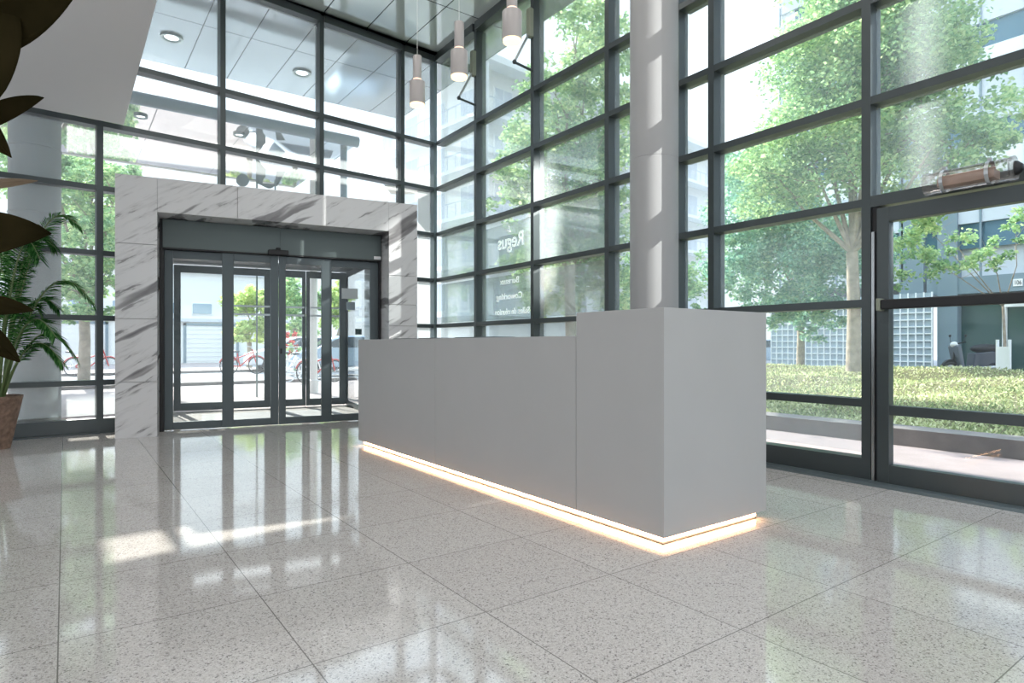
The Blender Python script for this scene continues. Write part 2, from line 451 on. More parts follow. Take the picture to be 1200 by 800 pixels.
# wall B
tB = [0, 1.35, 2.865, 4.352, 5.845, 7.335, 8.93, 10.42, 11.9, 13.4, 14.7]
for i in range(len(tB)-1):
    a, b = tB[i], tB[i+1]
    o = bay(B, a, b, b, LV); a2, b2 = a+FW2, b-FW2
    if i == 5:    # above the leaf of the side door
        for z in LV[3:]: transom(o, B, a2, b2, z)
        transom(o, B, a2, b2, 2.245, .045)
        fill(o, B, a2, b2, [2.27]+LV[3:]+[TOP-.1])
    elif i == 3:  # a slim extra post beside the column
        pm = MB(); pm.fbox(B, 5.385, 5.44, 0, TOP, 0, .15); pm.build('mullion', M['frame'], o)
        for z in LV: transom(o, B, a2, 5.385, z); transom(o, B, 5.44, b2, z)
        fill(o, B, a2, 5.385, [.19]+LV+[TOP-.1]); fill(o, B, 5.44, b2, [.19]+LV+[TOP-.1]); sill(o, B, a2, b2)
    else:
        for z in LV: transom(o, B, a2, b2, z)
        fill(o, B, a2, b2, [.19]+LV+[TOP-.1]); sill(o, B, a2, b2)
    head(o, B, a2, b2)
q = MB(); q.fbox(B, 0.1, 14.5, 0, .022, -.14, .0); tag(q.build('baseboard_right', M['frame_in']), kind='structure')
q = MB(); q.fbox(A, 5.0, 12.2, 0, .02, -.05, .0); tag(q.build('baseboard_back', M['frame']), kind='structure')

# side door in wall B
d2 = empty('door_2', (*on(B, 8.2, .03), 0), kind='structure')
q = MB(); q.fbox(B, 7.375, 7.425, 0, 2.2, .02, .13); q.fbox(B, 8.84, 8.89, 0, 2.2, .02, .13)
q.build('door_jamb', M['black'], d2)
q = MB(); q.fbox(B, 7.378, 7.40, .02, 2.0, -.004, .02); q.build('door_seal', M['steel'], d2, label='bright vertical seal strip')
lf = MB()
lf.fbox(B, 7.43, 7.52, .02, 2.175, -.03, .05); lf.fbox(B, 8.74, 8.83, .02, 2.175, -.03, .05)
lf.fbox(B, 7.52, 8.74, 2.06, 2.175, -.03, .05); lf.fbox(B, 7.52, 8.74, .02, .165, -.03, .05); lf.fbox(B, 7.52, 8.74, .555, .63, -.03, .05)
leaf = lf.build('door_leaf', M['frame'], d2, bevel=.004)
for z0, z1 in ((.165,.555), (.63,2.06)):
    q = MB(); q.fbox(B, 7.52, 8.74, z0, z1, .01, .022); q.build('pane', M['doorglass'], leaf)
q = MB(); p0 = on(B, 7.47, -.085); p1 = on(B, 8.8, -.085)
q.fbox(B, 7.49, 8.8, 1.375, 1.45, -.11, -.045); q.fbox(B, 7.5, 7.53, 1.385, 1.44, -.05, -.03); q.fbox(B, 8.76, 8.79, 1.385, 1.44, -.05, -.03)
hb = q.build('push_bar', M['black'], d2, bevel=.012)
q = MB(); q.fbox(B, 7.46, 7.49, 1.365, 1.46, -.115, -.03); q.build('end_cap', M['olive'], hb, bevel=.006)

# ------------------------------------------------------------------ marble portal with sliding doors
P1 = (.4755, 8.593); pa = rad(-9.5)
PD = (cos(pa), sin(pa)); PN = (-sin(pa), cos(pa))
P = (P1, PD, PN)
PW = 3.675; PH = 3.11; o0, o1, oh = .43, 3.262, 2.70
por = empty('marble_portal', (*on(P, PW/2, .2), 0), 'grey veined white marble surround framing the glass entrance doors', 'portal')
def slab_mesh(poly, z0, z1): return MB().prism(poly, z0, z1)
def jamb(s0, s1, depth, cuts, nm):
    b = MB(); zs = [0]+cuts+[PH]
    for z0, z1 in zip(zs[:-1], zs[1:]): b.fbox(P, s0, s1, z0+(.0 if z0 == 0 else .003), z1-(.003 if z1 < PH else 0), 0, .03)
    b.fbox(P, s0+.002, s1-.002, 0, PH-.002, .031, depth)
    # reveal facing the doorway
    return b.build(nm, M['marble'], por)
# object-space marble: rotate so veins run with the facade
jamb(0, o0, .64, [.66, 1.41, 2.3], 'left_jamb')
jamb(o1, PW, 1.5, [1.37, 1.67, 2.08], 'right_jamb')
b = MB()
for s0, s1 in ((o0+.003, 1.31), (1.316, 2.4), (2.406, o1-.003)): b.fbox(P, s0, s1, oh, PH, 0, .03)
b.fbox(P, o0, o1, oh, PH-.002, .031, .64)
b.fbox(P, 1.2, o1, oh, PH-.002, .64, 1.1); b.build('lintel', M['marble'], por)
del jamb

DN = .445
door = empty('door_1', (*on(P, 1.85, DN), 0), kind='structure')
q = MB(); q.fbox(P, o0+.035, o1-.01, 2.335, oh-.006, DN-.05, DN+.13); q.fbox(P, 1.86, 1.868, 2.337, oh-.01, DN-.053, DN-.04)
hd = q.build('header_cover', M['header'], door, bevel=.003)
q = MB(); q.fbox(P, o0+.04, o1-.01, 2.318, 2.337, DN-.045, DN+.1); q.build('track', M['black'], door)
q = MB(); q.fbox(P, o0+.001, o0+.034, 0, oh-.003, DN-.02, DN+.1); q.fbox(P, o0+.034, o0+.048, 0, 2.32, DN-.02, DN+.06); q.fbox(P, o1-.03, o1-.01, 0, 2.32, DN-.02, DN+.06); q.build('door_jamb', M['black'], door)
def sleaf(s0, s1, n, st0, st1, nm='door_leaf'):
    q = MB(); q.fbox(P, s0, s0+st0, .012, 2.315, n, n+.045); q.fbox(P, s1-st1, s1, .012, 2.315, n, n+.045)
    q.fbox(P, s0+st0, s1-st1, 2.215, 2.315, n, n+.045); q.fbox(P, s0+st0, s1-st1, .012, .105, n, n+.045)
    l = q.build(nm, M['doorframe'], door, bevel=.004)
    q = MB(); q.fbox(P, s0+st0, s1-st1, .105, 2.215, n+.018, n+.028); q.build('pane', M['doorglass'], l)
    return l
s_ = lambda v: .467+v
sleaf(s_(0.01), s_(.78), DN+.05, .1, .09, 'fixed_leaf')
sleaf(s_(.68), s_(1.378), DN, .14, .1)
r = sleaf(s_(1.384), s_(2.09), DN, .09, .14)
sleaf(s_(1.99), s_(2.79), DN+.05, .1, .14, 'fixed_leaf')
q = MB(); q.fbox(P, s_(1.40), s_(1.425), .98, 1.05, DN-.014, DN); q.build('lock', M['black'], r)
q = MB(); q.fbox(P, s_(1.24), s_(1.5), 2.315, 2.385, DN-.12, DN-.05); q.fbox(P, s_(1.34), s_(1.4), 2.385, 2.42, DN-.09, DN-.05)
sn = q.build('motion_sensor', M['black'], door, bevel=.01)
q = MB(); q.fbox(P, s_(2.68), s_(2.78), 2.345, 2.39, DN-.056, DN-.05); q.build('label_plate', M['plasticw'], door)
# porch (vestibule) beyond
VB = 2.85
ves = empty('door_3', (*on(P, 1.85, VB), 0), kind='structure')
q = MB(); q.fbox(P, o0, o1, 2.42, 2.62, DN+.14, VB+.1); q.build('porch_ceiling', M['doorframe'], ves)
for n in (.9, 1.7):
    q = MB(); q.fbox(P, .8, 2.9, 2.385, 2.42, n, n+.09); q.build('porch_or_fill_light', M['down'], ves)
q = MB()
for s0, s1 in ((o0, o0+.02), (o1-.02, o1)): q.fbox(P, s0, s1, .0, .1, DN+.14, VB); q.fbox(P, s0, s1, 2.32, 2.42, DN+.14, VB); q.fbox(P, s0, s1, .1, 2.32, VB-.08, VB); q.fbox(P, s0, s1, .1, 2.32, DN+.14, DN+.2)
q.build('side_frame', M['doorframe'], ves)
for s0 in (o0+.004, o1-.016):
    q = MB(); q.fbox(P, s0, s0+.012, .1, 2.32, DN+.2, VB-.08); q.build('pane', M['doorglass'], ves)
q = MB(); q.fbox(P, o0-.05, o1+.05, -.03, .004, DN+.12, VB+.15); q.build('porch_floor', M['kerb'], ves)
q = MB(); q.fbox(P, .9, 2.9, .004, .016, 1.1, 2.2); q.build('door_mat', M['asphalt'], ves)
def oleaf(s0, s1, st0, st1, b0, b1):
    q = MB(); n = VB-.03
    q.fbox(P, s0, s0+st0, .03, 2.4, n, n+.05); q.fbox(P, s1-st1, s1, .03, 2.4, n, n+.05)
    q.fbox(P, s0+st0, s1-st1, 2.28, 2.4, n, n+.05); q.fbox(P, s0+st0, s1-st1, .03, .15, n, n+.05)
    l = q.build('door_leaf', M['doorframe'], ves, bevel=.004)
    q = MB(); q.fbox(P, s0+st0, s1-st1, .15, 2.28, n+.02, n+.03); q.build('pane', M['doorglass'], l)
    for z in (1.6, 1.74):
        q = MB(); q.fbox(P, b0, b1, z, z+.03, n-.07, n-.035); q.fbox(P, b0+.03, b0+.06, z, z+.03, n-.04, n); q.fbox(P, b1-.06, b1-.03, z, z+.03, n-.04, n)
        q.build('push_bar', M['steel'], l)
    return l
oleaf(.49, 1.955, .1, .1, 1.3, 1.94); oleaf(1.965, 2.535, .02, .06, 2.1, 2.5); oleaf(2.545, 3.24, .06, .12, 2.6, 3.1)
# notices on the porch glass
for (px, py, w, h, d, m, lb) in ((410, 344, .26, .17, 10.2, 'plasticw', 'white notice plate fixed inside the entrance porch, above the small pale one'),
                             (411, 358.5, .14, .13, 10.1, 'gblock', 'small pale green notice below the white plate in the porch'),
                             (420, 388.5, .1, .09, 9.7, 'bgreen', 'small dark green sticker square on the porch glass right of the doors')):
    c = at(px, py, d); q = MB()
    q.fbox(((c[0], c[1]), PD, PN), -w/2, w/2, c[2]-h/2, c[2]+h/2, -.006, .006)
    tag(q.build('notice', M[m], loc=c), lb, 'notice')

# ------------------------------------------------------------------ reception desk
X0, X1, Y0, Y1, Ym, Ys = 2.6305, 3.6064, 2.2302, 6.532, 2.941, 4.783
HL, HT, BZ = 1.157, 1.304, .05
desk = empty('reception_desk', ((X0+X1)/2, (Y0+Y1)/2, 0), 'long matt grey reception counter with a taller near end and glowing base', 'reception desk')
q = MB(); q.box(X0, X1, Y0, Ym-.002, BZ, HT); q.build('tall_block', M['desk'], desk, bevel=.002)
q = MB(); q.box(X0, X0+.04, Ym+.002, Ys-.0015, BZ, HL); q.build('front_panel', M['desk'], desk, bevel=.0015)
q = MB(); q.box(X0, X0+.04, Ys+.0015, Y1, BZ, HL); q.build('front_panel', M['desk'], desk, bevel=.0015)
q = MB(); q.box(X0+.04, X0+.32, Ym+.002, Y1-.002, HL-.04, HL-.0005); q.build('counter_top', M['desk'], desk)
q = MB(); q.box(X0+.04, X1-.1, Y1-.04, Y1, BZ, HL-.041); q.build('end_panel', M['desk'], desk)
q = MB(); q.box(X0+.042, X1-.1, Ym+.002, Y1-.042, .72, .75); q.build('work_surface', M['desk'], desk)
q = MB(); rc = .05
q.box(X0+rc, X1-rc, Y0+rc, Y1-rc, 0, BZ-.004); q.build('plinth', M['plinth'], desk)
q = MB(); z0, z1 = .014, .044
q.box(X0+rc-.008, X0+rc-.0005, Y0+rc-.008, Y1-rc, z0, z1); q.box(X0+rc, X1-rc, Y0+rc-.008, Y0+rc-.0005, z0, z1)
q.build('light_strip', M['led'], desk, label='warm glowing light strip under the desk edge')
q = MB(); q.box(X0+rc-.012, X1-rc, Y0+rc-.012, Y1-rc, 0, .006); q.build('base_line', M['frame'], desk)
for (y0, y1, lb) in ((4.0, 4.62, 'thin dark flat tray on the counter nearest the tall block'), (4.95, 5.3, 'thin dark flat tray in the middle of the counter'), (5.6, 5.85, 'thin dark flat tray at the far end of the counter')):
    q = MB(); q.box(X0+.1, X0+.3, y0, y1, HL, HL+.009)
    tag(q.build('flat_tray', M['frame'], loc=(X0+.2, (y0+y1)/2, HL), bevel=.003), lb, 'tray')

# ------------------------------------------------------------------ column
cx, cy = at(766.5, 0, 6.1)[:2]
q = MB(); q.lathe((cx, cy, 0), [(.234,0),(.234,2.905),(.2315,2.907),(.2315,2.913),(.234,2.915),(.234,TOP-.02),(.25,TOP-.02),(.25,TOP)], 64)
q.lathe((cx, cy, 0), [(.245,0),(.245,.08)], 64)
tag(q.build('round_column', M['colw'], smooth=True, loc=(cx, cy, 0)), 'tall white round column standing behind the reception desk', 'column')

# ------------------------------------------------------------------ pendant lamps
def pendant():
    o = empty('pendant_lamp', (0,0,0), '', 'lamp', 'white pendant lamps hung in a row above the reception desk')
    q = MB(); q.lathe((0,0,0), [(.075,.03),(.084,.03),(.084,.265),(.081,.27),(.03,.27)], 40); q.build('lamp_shade', M['lampw'], o, smooth=True)
    q = MB(); q.lathe((0,0,0), [(.0,.0),(.05,.001),(.076,.008),(.079,.03),(.079,.05)], 40); q.build('lens', M['lampg'], o, smooth=True, label='warm glowing lens')
    q = MB(); q.lathe((0,0,0), [(.046,.272),(.046,.3)], 32); q.build('neck', M['lampg2'], o, smooth=True, label='glowing neck between the two cylinders')
    q = MB(); q.lathe((0,0,0), [(.0465,.3),(.0465,.545),(.043,.55),(.008,.55)], 32); q.build('canister', M['lampw'], o, smooth=True)
    q = MB(); q.tube([(0,0,.55),(0,0,TOP-3.68-.02)], .0025, 6); q.build('cable', M['cable'], o)
    q = MB(); q.lathe((0,0,TOP-3.68-.03), [(.05,0),(.05,.03)], 24); q.build('ceiling_rose', M['lampw'], o)
    return o
proto = pendant()
for i, (px, d, lb) in enumerate(((489, 6.7, 'white cylinder pendant lamp hanging nearest the entrance corner, lowest in the photo'), (538, 6.0, 'white cylinder pendant lamp in the middle of the three hanging lamps'), (600, 5.29, 'white cylinder pendant lamp hanging nearest the column, cut off by the top of the photo'))):
    o = proto if i == 0 else copy_tree(proto)
    x, y, _ = at(px, 0, d); o.location = (x, y, 3.68); o['label'] = lb

# ------------------------------------------------------------------ window actuators
def actuator(t, lb):
    o = empty('window_actuator', (*on(B, t, -.04), 5.3), lb, 'window opener', 'window openers fixed high on the glazing posts')
    q = MB(); q.fbox(B, t-.045, t+.045, 5.38, 5.78, -.075, -.002); q.build('motor_box', M['olive'], o, bevel=.012)
    q = MB(); p = on(B, t, -.06); e = on(B, t-.0, -.3)
    q.tube([(p[0],p[1],5.42),(e[0],e[1],4.98)], .017, 10); q.build('rod', M['steel'], o, smooth=True)
    q = MB(); f_ = on(B, t, 0.0); q.tube([(e[0]-.01,e[1],4.97),(f_[0],f_[1],4.93)], .018, 8); q.ball((e[0],e[1],4.975), .032); q.build('hinge_arm', M['frame'], o, smooth=True)
actuator(1.35, 'olive window opener with steel rod on the post nearest the corner')
actuator(2.865, 'olive window opener with steel rod on the second post from the corner')

# ------------------------------------------------------------------ tubular emergency light on the side door
a_ = at(1089, 223, 4.5); b_ = at(1183, 212, 4.0)
fa, fb = 7.80, 8.33
tz = 2.275
o = empty('tube_light', (*on(B, (fa+fb)/2, -.07), tz-.07), 'clear plastic tube light lying on top of the side door frame', 'light fixture')
def axp(t, z=0, n=-.09): x, y = on(B, t, n); return (x, y, tz+z)
q = MB(); q.tube([axp(fa+.02), axp(fb-.02)], .078, 28, caps=False); q.build('tube_cover', M['clear'], o, smooth=True)
q = MB(); q.fbox(B, fa+.09, fb-.1, tz-.045, tz+.012, -.145, -.035); q.tube([axp(fa+.1,.028), axp(fb-.11,.028)], .012, 12); q.build('lamp_tray', M['beige'], o, bevel=.004)
for t0, t1 in ((fa, fa+.02), (fb-.02, fb)):
    q = MB(); q.tube([axp(t0), axp(t1)], .083, 28); q.build('end_cap', M['clear'], o, smooth=True)
q = MB(); q.tube([axp(fb), axp(fb+.015), axp(fb+.04)], [.05,.045,.02], 20); q.build('cable_gland', M['black'], o)
for t in (fa+.12, fb-.14):
    q = MB(); q.tube([axp(t-.012), axp(t+.012)], .081, 24, caps=False); q.fbox(B, t-.012, t+.012, tz+.078, tz+.1, -.105, -.075); q.build('clip', M['steel'], o)

# ------------------------------------------------------------------ frosted window films with lettering
def text_mesh(body, size, fr, t_start, z, n, width=None):
    cu = bpy.data.curves.new('t', 'FONT'); cu.body = body; cu.size = size; cu.extrude = .0006; cu.offset = .003*size/.3
    ob = bpy.data.objects.new('t', cu); C.objects.link(ob)
    dg = bpy.context.evaluated_depsgraph_get(); dg.update()
    me = bpy.data.meshes.new_from_object(ob.evaluated_get(dg)); bpy.data.objects.remove(ob)
    v = np.zeros(len(me.vertices)*3); me.vertices.foreach_get('co', v); v = v.reshape(-1,3)
    w = v[:,0].max()-v[:,0].min(); k = (width/w) if width else 1
    b = MB(); vs = []
    for p in v:
        t = t_start-p[0]*k           # runs away from the camera (towards the corner): mirrored from inside
        x, y = on(fr, t, n+p[2]); vs.append((x, y, z+p[1]))
    b.add(vs, [tuple(pl.vertices) for pl in me.polygons]); return b
films = [
    (.05, 1.30, 2.30, 3.02, 'plain frosted film on the pane next to the corner, upper row'),
    (1.40, 2.82, 2.30, 2.93, 'frosted film with the large mirrored white shop name, upper row'),
    (2.91, 4.24, 2.30, 2.95, 'blank pale frosted film nearest the column, upper row'),
    (.05, 1.30, 1.49, 2.17, 'frosted film with faint grey streaks next to the corner, lower row'),
    (1.40, 2.82, 1.49, 2.15, 'frosted film with three mirrored lines of white words, lower row'),
    (2.91, 4.24, 1.49, 2.15, 'frosted film printed with a faint pinkish picture, lower row')]
def picfilm():
    m = M['film'].copy(); m.name = 'printed film'; t = m.node_tree
    tl = [n for n in t.nodes if n.type == 'BSDF_TRANSLUCENT'][0]
    g = t.nodes.new('ShaderNodeTexCoord'); n = N_(t, 'ShaderNodeTexNoise'); n.inputs['Scale'].default_value = 2.4
    t.links.new(g.outputs['Object'], n.inputs['Vector'])
    c = ramp(t, n.outputs['Fac'], [(.35, (.95,.93,.92)), (.5, (.95,.82,.76)), (.62, (.8,.66,.6)), (.75, (.8,.85,.95))])
    t.links.new(c, tl.inputs[0]); return m
M['film2'] = picfilm()
fo = []
for i, (a, b, z0, z1, lb) in enumerate(films):
    q = MB(); q.fbox(B, a, b, z0, z1, .114, .118)
    c = on(B, (a+b)/2, .116)
    o = tag(q.build('window_film', M['film2'] if i == 5 else M['film'], loc=(*c, z0)), lb, 'window film', 'frosted films on the glazing beyond the desk'); fo.append(o)
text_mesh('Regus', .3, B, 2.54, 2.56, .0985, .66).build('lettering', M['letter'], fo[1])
q = MB()
for p0, p1 in (((2.20,2.79),(2.16,2.88)), ((2.20,2.79),(2.09,2.83))):
    x0_, y0_ = on(B, p0[0], .0985); x1_, y1_ = on(B, p1[0], .0985); q.tube([(x0_,y0_,p0[1]),(x1_,y1_,p1[1])], [.005,.012], 6)
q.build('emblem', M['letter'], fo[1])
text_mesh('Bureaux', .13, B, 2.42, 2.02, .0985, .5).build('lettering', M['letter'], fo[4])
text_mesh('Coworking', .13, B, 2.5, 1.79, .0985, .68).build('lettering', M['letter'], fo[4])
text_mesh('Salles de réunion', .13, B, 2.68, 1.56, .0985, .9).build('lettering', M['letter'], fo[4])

# ------------------------------------------------------------------ plants indoors
def frond(origin, azim, length, rise, droop, nl, leaflen, rngl, wid=.0065):
    """an arching palm frond: returns stem points and leaflet quads"""
    o = np.array(origin); h = np.array([cos(azim), sin(azim), 0])
    pts = []
    for i in range(26):
        u = i/25
        pts.append(o+h*length*(u**1.25)+np.array([0,0,rise*sin(min(u*1.15,1)*pi/2)-droop*u**3.2]))
    Q = []
    side = np.cross(h, [0,0,1.])
    for k in range(nl):
        u = .33+.67*k/nl; i = int(u*25); fr_ = u*25-i
        p = pts[i]*(1-fr_)+pts[min(i+1,25)]*fr_
        tg = pts[min(i+1,25)]-pts[max(i-1,0)]; tg /= np.linalg.norm(tg)
        L = leaflen*(1.05-abs(u-.6)*1.25)*rngl.uniform(.85,1.1)
        for sg in (-1, 1):
            d = side*sg*.86+tg*(.55+.5*(u-.33))+np.array([0,0,-.12-rngl.uniform(0,.25)]); d /= np.linalg.norm(d)
            nrm = np.cross(d, tg); w = np.cross(nrm, d); w = w/(np.linalg.norm(w)+1e-6)*wid
            m1 = p+d*L*.5+np.array([0,0,-.004]); e = p+d*L+np.array([0,0,-.16*L])
            Q.append([p-w*.4, m1-w, m1+w, p+w*.4]); Q.append([m1-w, e, e+w*.08, m1+w])
    return pts, Q
def palm(loc, seed, specs, pot_prof, lb, leafm='palm', rowid=None):
    rl = random.Random(seed)
    o = empty('potted_palm', loc, lb, 'plant')
    q = MB(); q.lathe(loc, pot_prof, 40); q.build('pot', M['terracotta'], o, smooth=True)
    q = MB(); q.lathe((loc[0],loc[1],loc[2]+pot_prof[2][1]-.06), [(0,0),(pot_prof[2][0]-.03,.0)][::-1], 24); q.build('soil', M['soil'], o)
    for (az, ln, rise, droop, nl, ll) in specs:
        base = (loc[0]+.08*cos(az), loc[1]+.08*sin(az), loc[2]+pot_prof[2][1]-.08)
        pts, Q = frond(base, az, ln, rise, droop, nl, ll, rl)
        s = MB(); s.tube(pts, [.011*(1-.8*i/25)+.002 for i in range(26)], 6); fo_ = s.build('frond_stem', M['stem'], o, smooth=True)
        quads('leaflets', np.array(Q), M[leafm], fo_)
    return o
potc = at(-8, 0, 6.55); potc = (potc[0], potc[1], 0)
specs = []
az_r = atan2(RT[1], RT[0])   # towards picture right
for i in range(9):
    az = az_r + 1.6 + rng.uniform(-1.2, 2.6)
    specs.append((az, rng.uniform(.35,.7), rng.uniform(.6,2.2), rng.uniform(.1,.6), 52, rng.uniform(.2,.26)))
specs += [(az_r+.15, .78, 2.18, .3, 64, .23), (az_r-.25, .56, 1.9, .4, 60, .22), (az_r+.3, .86, 1.55, .5, 64, .23), (az_r-.2, .72, 1.05, .35, 70, .24), (az_r+.1, .62, .8, .4, 70, .22), (az_r-.5, .5, 1.25, .3, 60, .22), (az_r+.5, .66, .95, .5, 60, .24)]
palm(potc, 3, specs, [(.0,0),(.145,0),(.255,.56),(.235,.56),(.225,.5)], 'green feathery palm in a rough brown tapered pot at the left window')

def big_leaf(base, tip, width, nrm, curl, m, n=14):
    base, tip, nrm = np.array(base), np.array(tip), np.array(nrm, float)
    ax = tip-base; L = np.linalg.norm(ax); ax = ax/L
    nrm = nrm-ax*np.dot(nrm, ax); nrm /= np.linalg.norm(nrm); sd = np.cross(nrm, ax)
    vs = []; fs = []
    for i in range(n+1):
        u = i/n; w = width*.5*(sin(pi*min(1, u**.85))**.75)*(1 if u < .97 else .6)
        if i == 0: w = .004
        if i == n: w = .001
        c = base+ax*L*u-nrm*curl*L*(u*u-u*.25)
        for k in range(-4, 5):
            s_k = k/4
            vs.append(c+sd*w*s_k+nrm*(abs(s_k)**1.3)*w*.32+nrm*(.004 if k == 0 else 0))
    for i in range(n):
        for k in range(8):
            a = i*9+k; fs.append((a, a+1, a+10, a+9))
    b = MB(); b.add(vs, fs); return b
rub = at(-230, 404, 1.75); rub = (rub[0], rub[1], 0)
ro = empty('rubber_plant', rub, 'tall rubber plant with large dark glossy leaves close by at the left edge', 'plant')
q = MB(); q.lathe(rub, [(0,0),(.16,0),(.2,.38),(.185,.38),(.18,.34)], 36); q.build('pot', M['plinth'], ro, smooth=True)
q = MB(); q.lathe((rub[0],rub[1],.34), [(.18,0),(0,0.01)], 24); q.build('soil', M['soil'], ro)
st_top = at(-50, -60, 1.75)
q = MB(); q.tube([rub[:2]+(.34,), (rub[0]+.02,rub[1],1.2), st_top], [.016,.013,.008], 10); q.build('stem', M['stem'], ro, smooth=True)
cam = np.array([0,0,EYE])
def rleaf(bx, by, tx, ty, wpx, d0, d1, tilt, curl=.12, m='leafrub'):
    b_, t_ = np.array(at(bx, by, d0)), np.array(at(tx, ty, d1))
    view = (cam-(b_+t_)/2); view /= np.linalg.norm(view)
    nrm = view*cos(tilt)+np.array([0,0,1.])*sin(tilt)
    lf_ = big_leaf(b_, t_, wpx/FOC*(d0+d1)/2*1.0/max(.3,cos(tilt)*1.0), nrm, curl, m)
    o = lf_.build('leaf', M[m], ro, smooth=True)
    md = o.modifiers.new('s', 'SOLIDIFY'); md.thickness = .0015
    return o
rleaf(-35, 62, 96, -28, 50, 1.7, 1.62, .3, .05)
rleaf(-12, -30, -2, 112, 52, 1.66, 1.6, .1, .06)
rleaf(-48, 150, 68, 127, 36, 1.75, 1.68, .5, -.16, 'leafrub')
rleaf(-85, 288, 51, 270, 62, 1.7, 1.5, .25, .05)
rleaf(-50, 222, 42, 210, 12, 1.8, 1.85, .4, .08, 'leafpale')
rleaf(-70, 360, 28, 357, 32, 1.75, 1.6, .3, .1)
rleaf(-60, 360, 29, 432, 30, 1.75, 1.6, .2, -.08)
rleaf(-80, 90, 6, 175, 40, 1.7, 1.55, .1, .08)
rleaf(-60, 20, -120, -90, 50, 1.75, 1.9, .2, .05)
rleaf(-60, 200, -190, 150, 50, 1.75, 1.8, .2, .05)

# ------------------------------------------------------------------ outside : roof overhang, canopy, column, ground
q = MB(); q.prism([on(A,-1,.19), (6.15,9.6), (6.15,12.85), (-7.5,12.85), (-7.5,8.75), on(A,12.5,.19)], TOP-.02, TOP+.35)
q.prism([on(B,0.0,.19), (6.15,9.6), (6.15,-6), on(B,15.6,.19)], TOP-.02, TOP+.35)
tag(q.build('trim_3', M['soff']), kind='structure')
def downlight(x, y, z, r, nm, lb, gp):
    o = empty(nm, (x, y, z), lb, 'downlight', gp)
    q = MB(); q.lathe((x,y,z), [(r,0),(r,-.03),(r*.8,-.03),(r*.6,.0)][::-1], 36); q.build('rim', M['sculpt'], o, smooth=True)
    q = MB(); q.lathe((x,y,z-.012), [(r*.62,0),(r*.3,-.004)], 30); q.build('lens', M['down'], o)
    return o
downlight(1.44, 11.65, TOP-.02, .17, 'downlight', 'round downlight set in the outer soffit, nearer the left ceiling edge', 'round downlights in the outer soffit')
downlight(3.61, 11.72, TOP-.02, .17, 'downlight', 'round downlight set in the outer soffit, nearer the entrance corner', 'round downlights in the outer soffit')
CZ = 5.2
q = MB(); q.box(-7, 4.85, 12.3, 16.3, CZ, CZ+.1); cp = q.build('entrance_canopy', M['mirror'], loc=(0,14,CZ))
tag(cp, 'mirror polished canopy with a round tube edge above the street entrance', 'canopy')
q = MB(); q.tube([(-7,12.2,CZ+.08),(4.9,12.2,CZ+.08)], .11, 24); q.build('edge_tube', M['bblue'], cp, smooth=True)
q = MB(); q.box(-7,4.85,16.3,16.36,CZ-.02,CZ+.16); q.build('far_edge', M['ledge'], cp)
for x, lb in ((1.1, 'round light in the mirror canopy at its left part'), (2.75, 'round light in the mirror canopy above the cut metal sign')):
    downlight(x, 12.85, CZ-.001, .11, 'canopy_light', lb, 'lights in the mirror canopy')
for x, lb in ((-5, 'slim steel canopy post, further left of two'), (4.75, 'slim steel canopy post beyond the entrance, right end of the canopy')):
    q = MB(); q.tube([(x,12.6,-.03),(x,12.6,CZ-.001)], .07, 16); tag(q.build('canopy_post', M['bblue'], smooth=True, loc=(x,12.6,0)), lb, 'post')
# cut metal sculpture / sign under the canopy
sd = 13.4
cc = at(284, 211, sd); so = empty('metal_sign', (*at(311, 211, sd)[:2], 0), 'grey cut metal figure on two thin posts outside, above the marble portal', 'sculpture')
def spt(px, py): return at(px, py, sd)
off = (FW[0]*.03, FW[1]*.03, 0)
q = MB(); pts = [spt(284+7.4*cos(a), 211+7.4*sin(a)) for a in np.linspace(0, 2*pi, 28, endpoint=False)]; q.extr(pts, off); q.build('disc', M['sculpt'], so)
q = MB(); pts = [spt(*p) for p in ((300,185),(306,196),(311,198),(308,200)) ]
arc = [(315+7.6*cos(a), 213+7.6*sin(a)) for a in np.linspace(rad(235), rad(-10), 16)]
outl = [(300,184),(304,189),(308,195),(311,198)]+[p for p in arc]+[(324,201),(334,201),(329,210),(324,218),(322,217),(300,214)]
q.extr([spt(*p) for p in outl], off); q.build('figure', M['sculpt'], so)
q = MB(); q.tube([spt(291,210), spt(301,211)], .012, 6); q.build('link_bar', M['sculpt'], so)
for px in (301, 322.5):
    c = at(px, 211, sd); q = MB(); q.tube([(c[0],c[1],-.03),(c[0],c[1],c[2])], .018, 8); q.build('post', M['sculpt'], so)
# round concrete column outside left
cc = at(41, 404, 9.0); q = MB(); q.lathe((cc[0],cc[1],-.03), [(.31,0),(.31,6.24)], 56)
for z in (3.0,3.45,3.95,4.4): q.torus((cc[0],cc[1],z), (0,0,1), .312, .012, 48, 6)
tag(q.build('concrete_column', M['concrete'], smooth=True, loc=(cc[0],cc[1],0)), 'thick round concrete column outside the left window', 'column')
# sunlit white pier outside the corner
c1, c2 = on(A,.13,.9), on(A,.40,.9)
p1_, p2_ = at(489.5,404,11.6), at(504.5,404,11.6)
q = MB(); u = np.array(p2_[:2])-np.array(p1_[:2]); L = np.linalg.norm(u); u /= L; nn = np.array([-u[1],u[0]])
fr = ((p1_[0],p1_[1]), tuple(u), tuple(nn))
q.fbox(fr, 0, L, -.03, 4.05, 0, .4); q.fbox(fr, -.6, L, 4.05, 4.2, -.1, .5)
tag(q.build('white_pier', M['bwhite'], loc=p1_), 'bright white rendered pier just outside the glazed corner', 'pier')

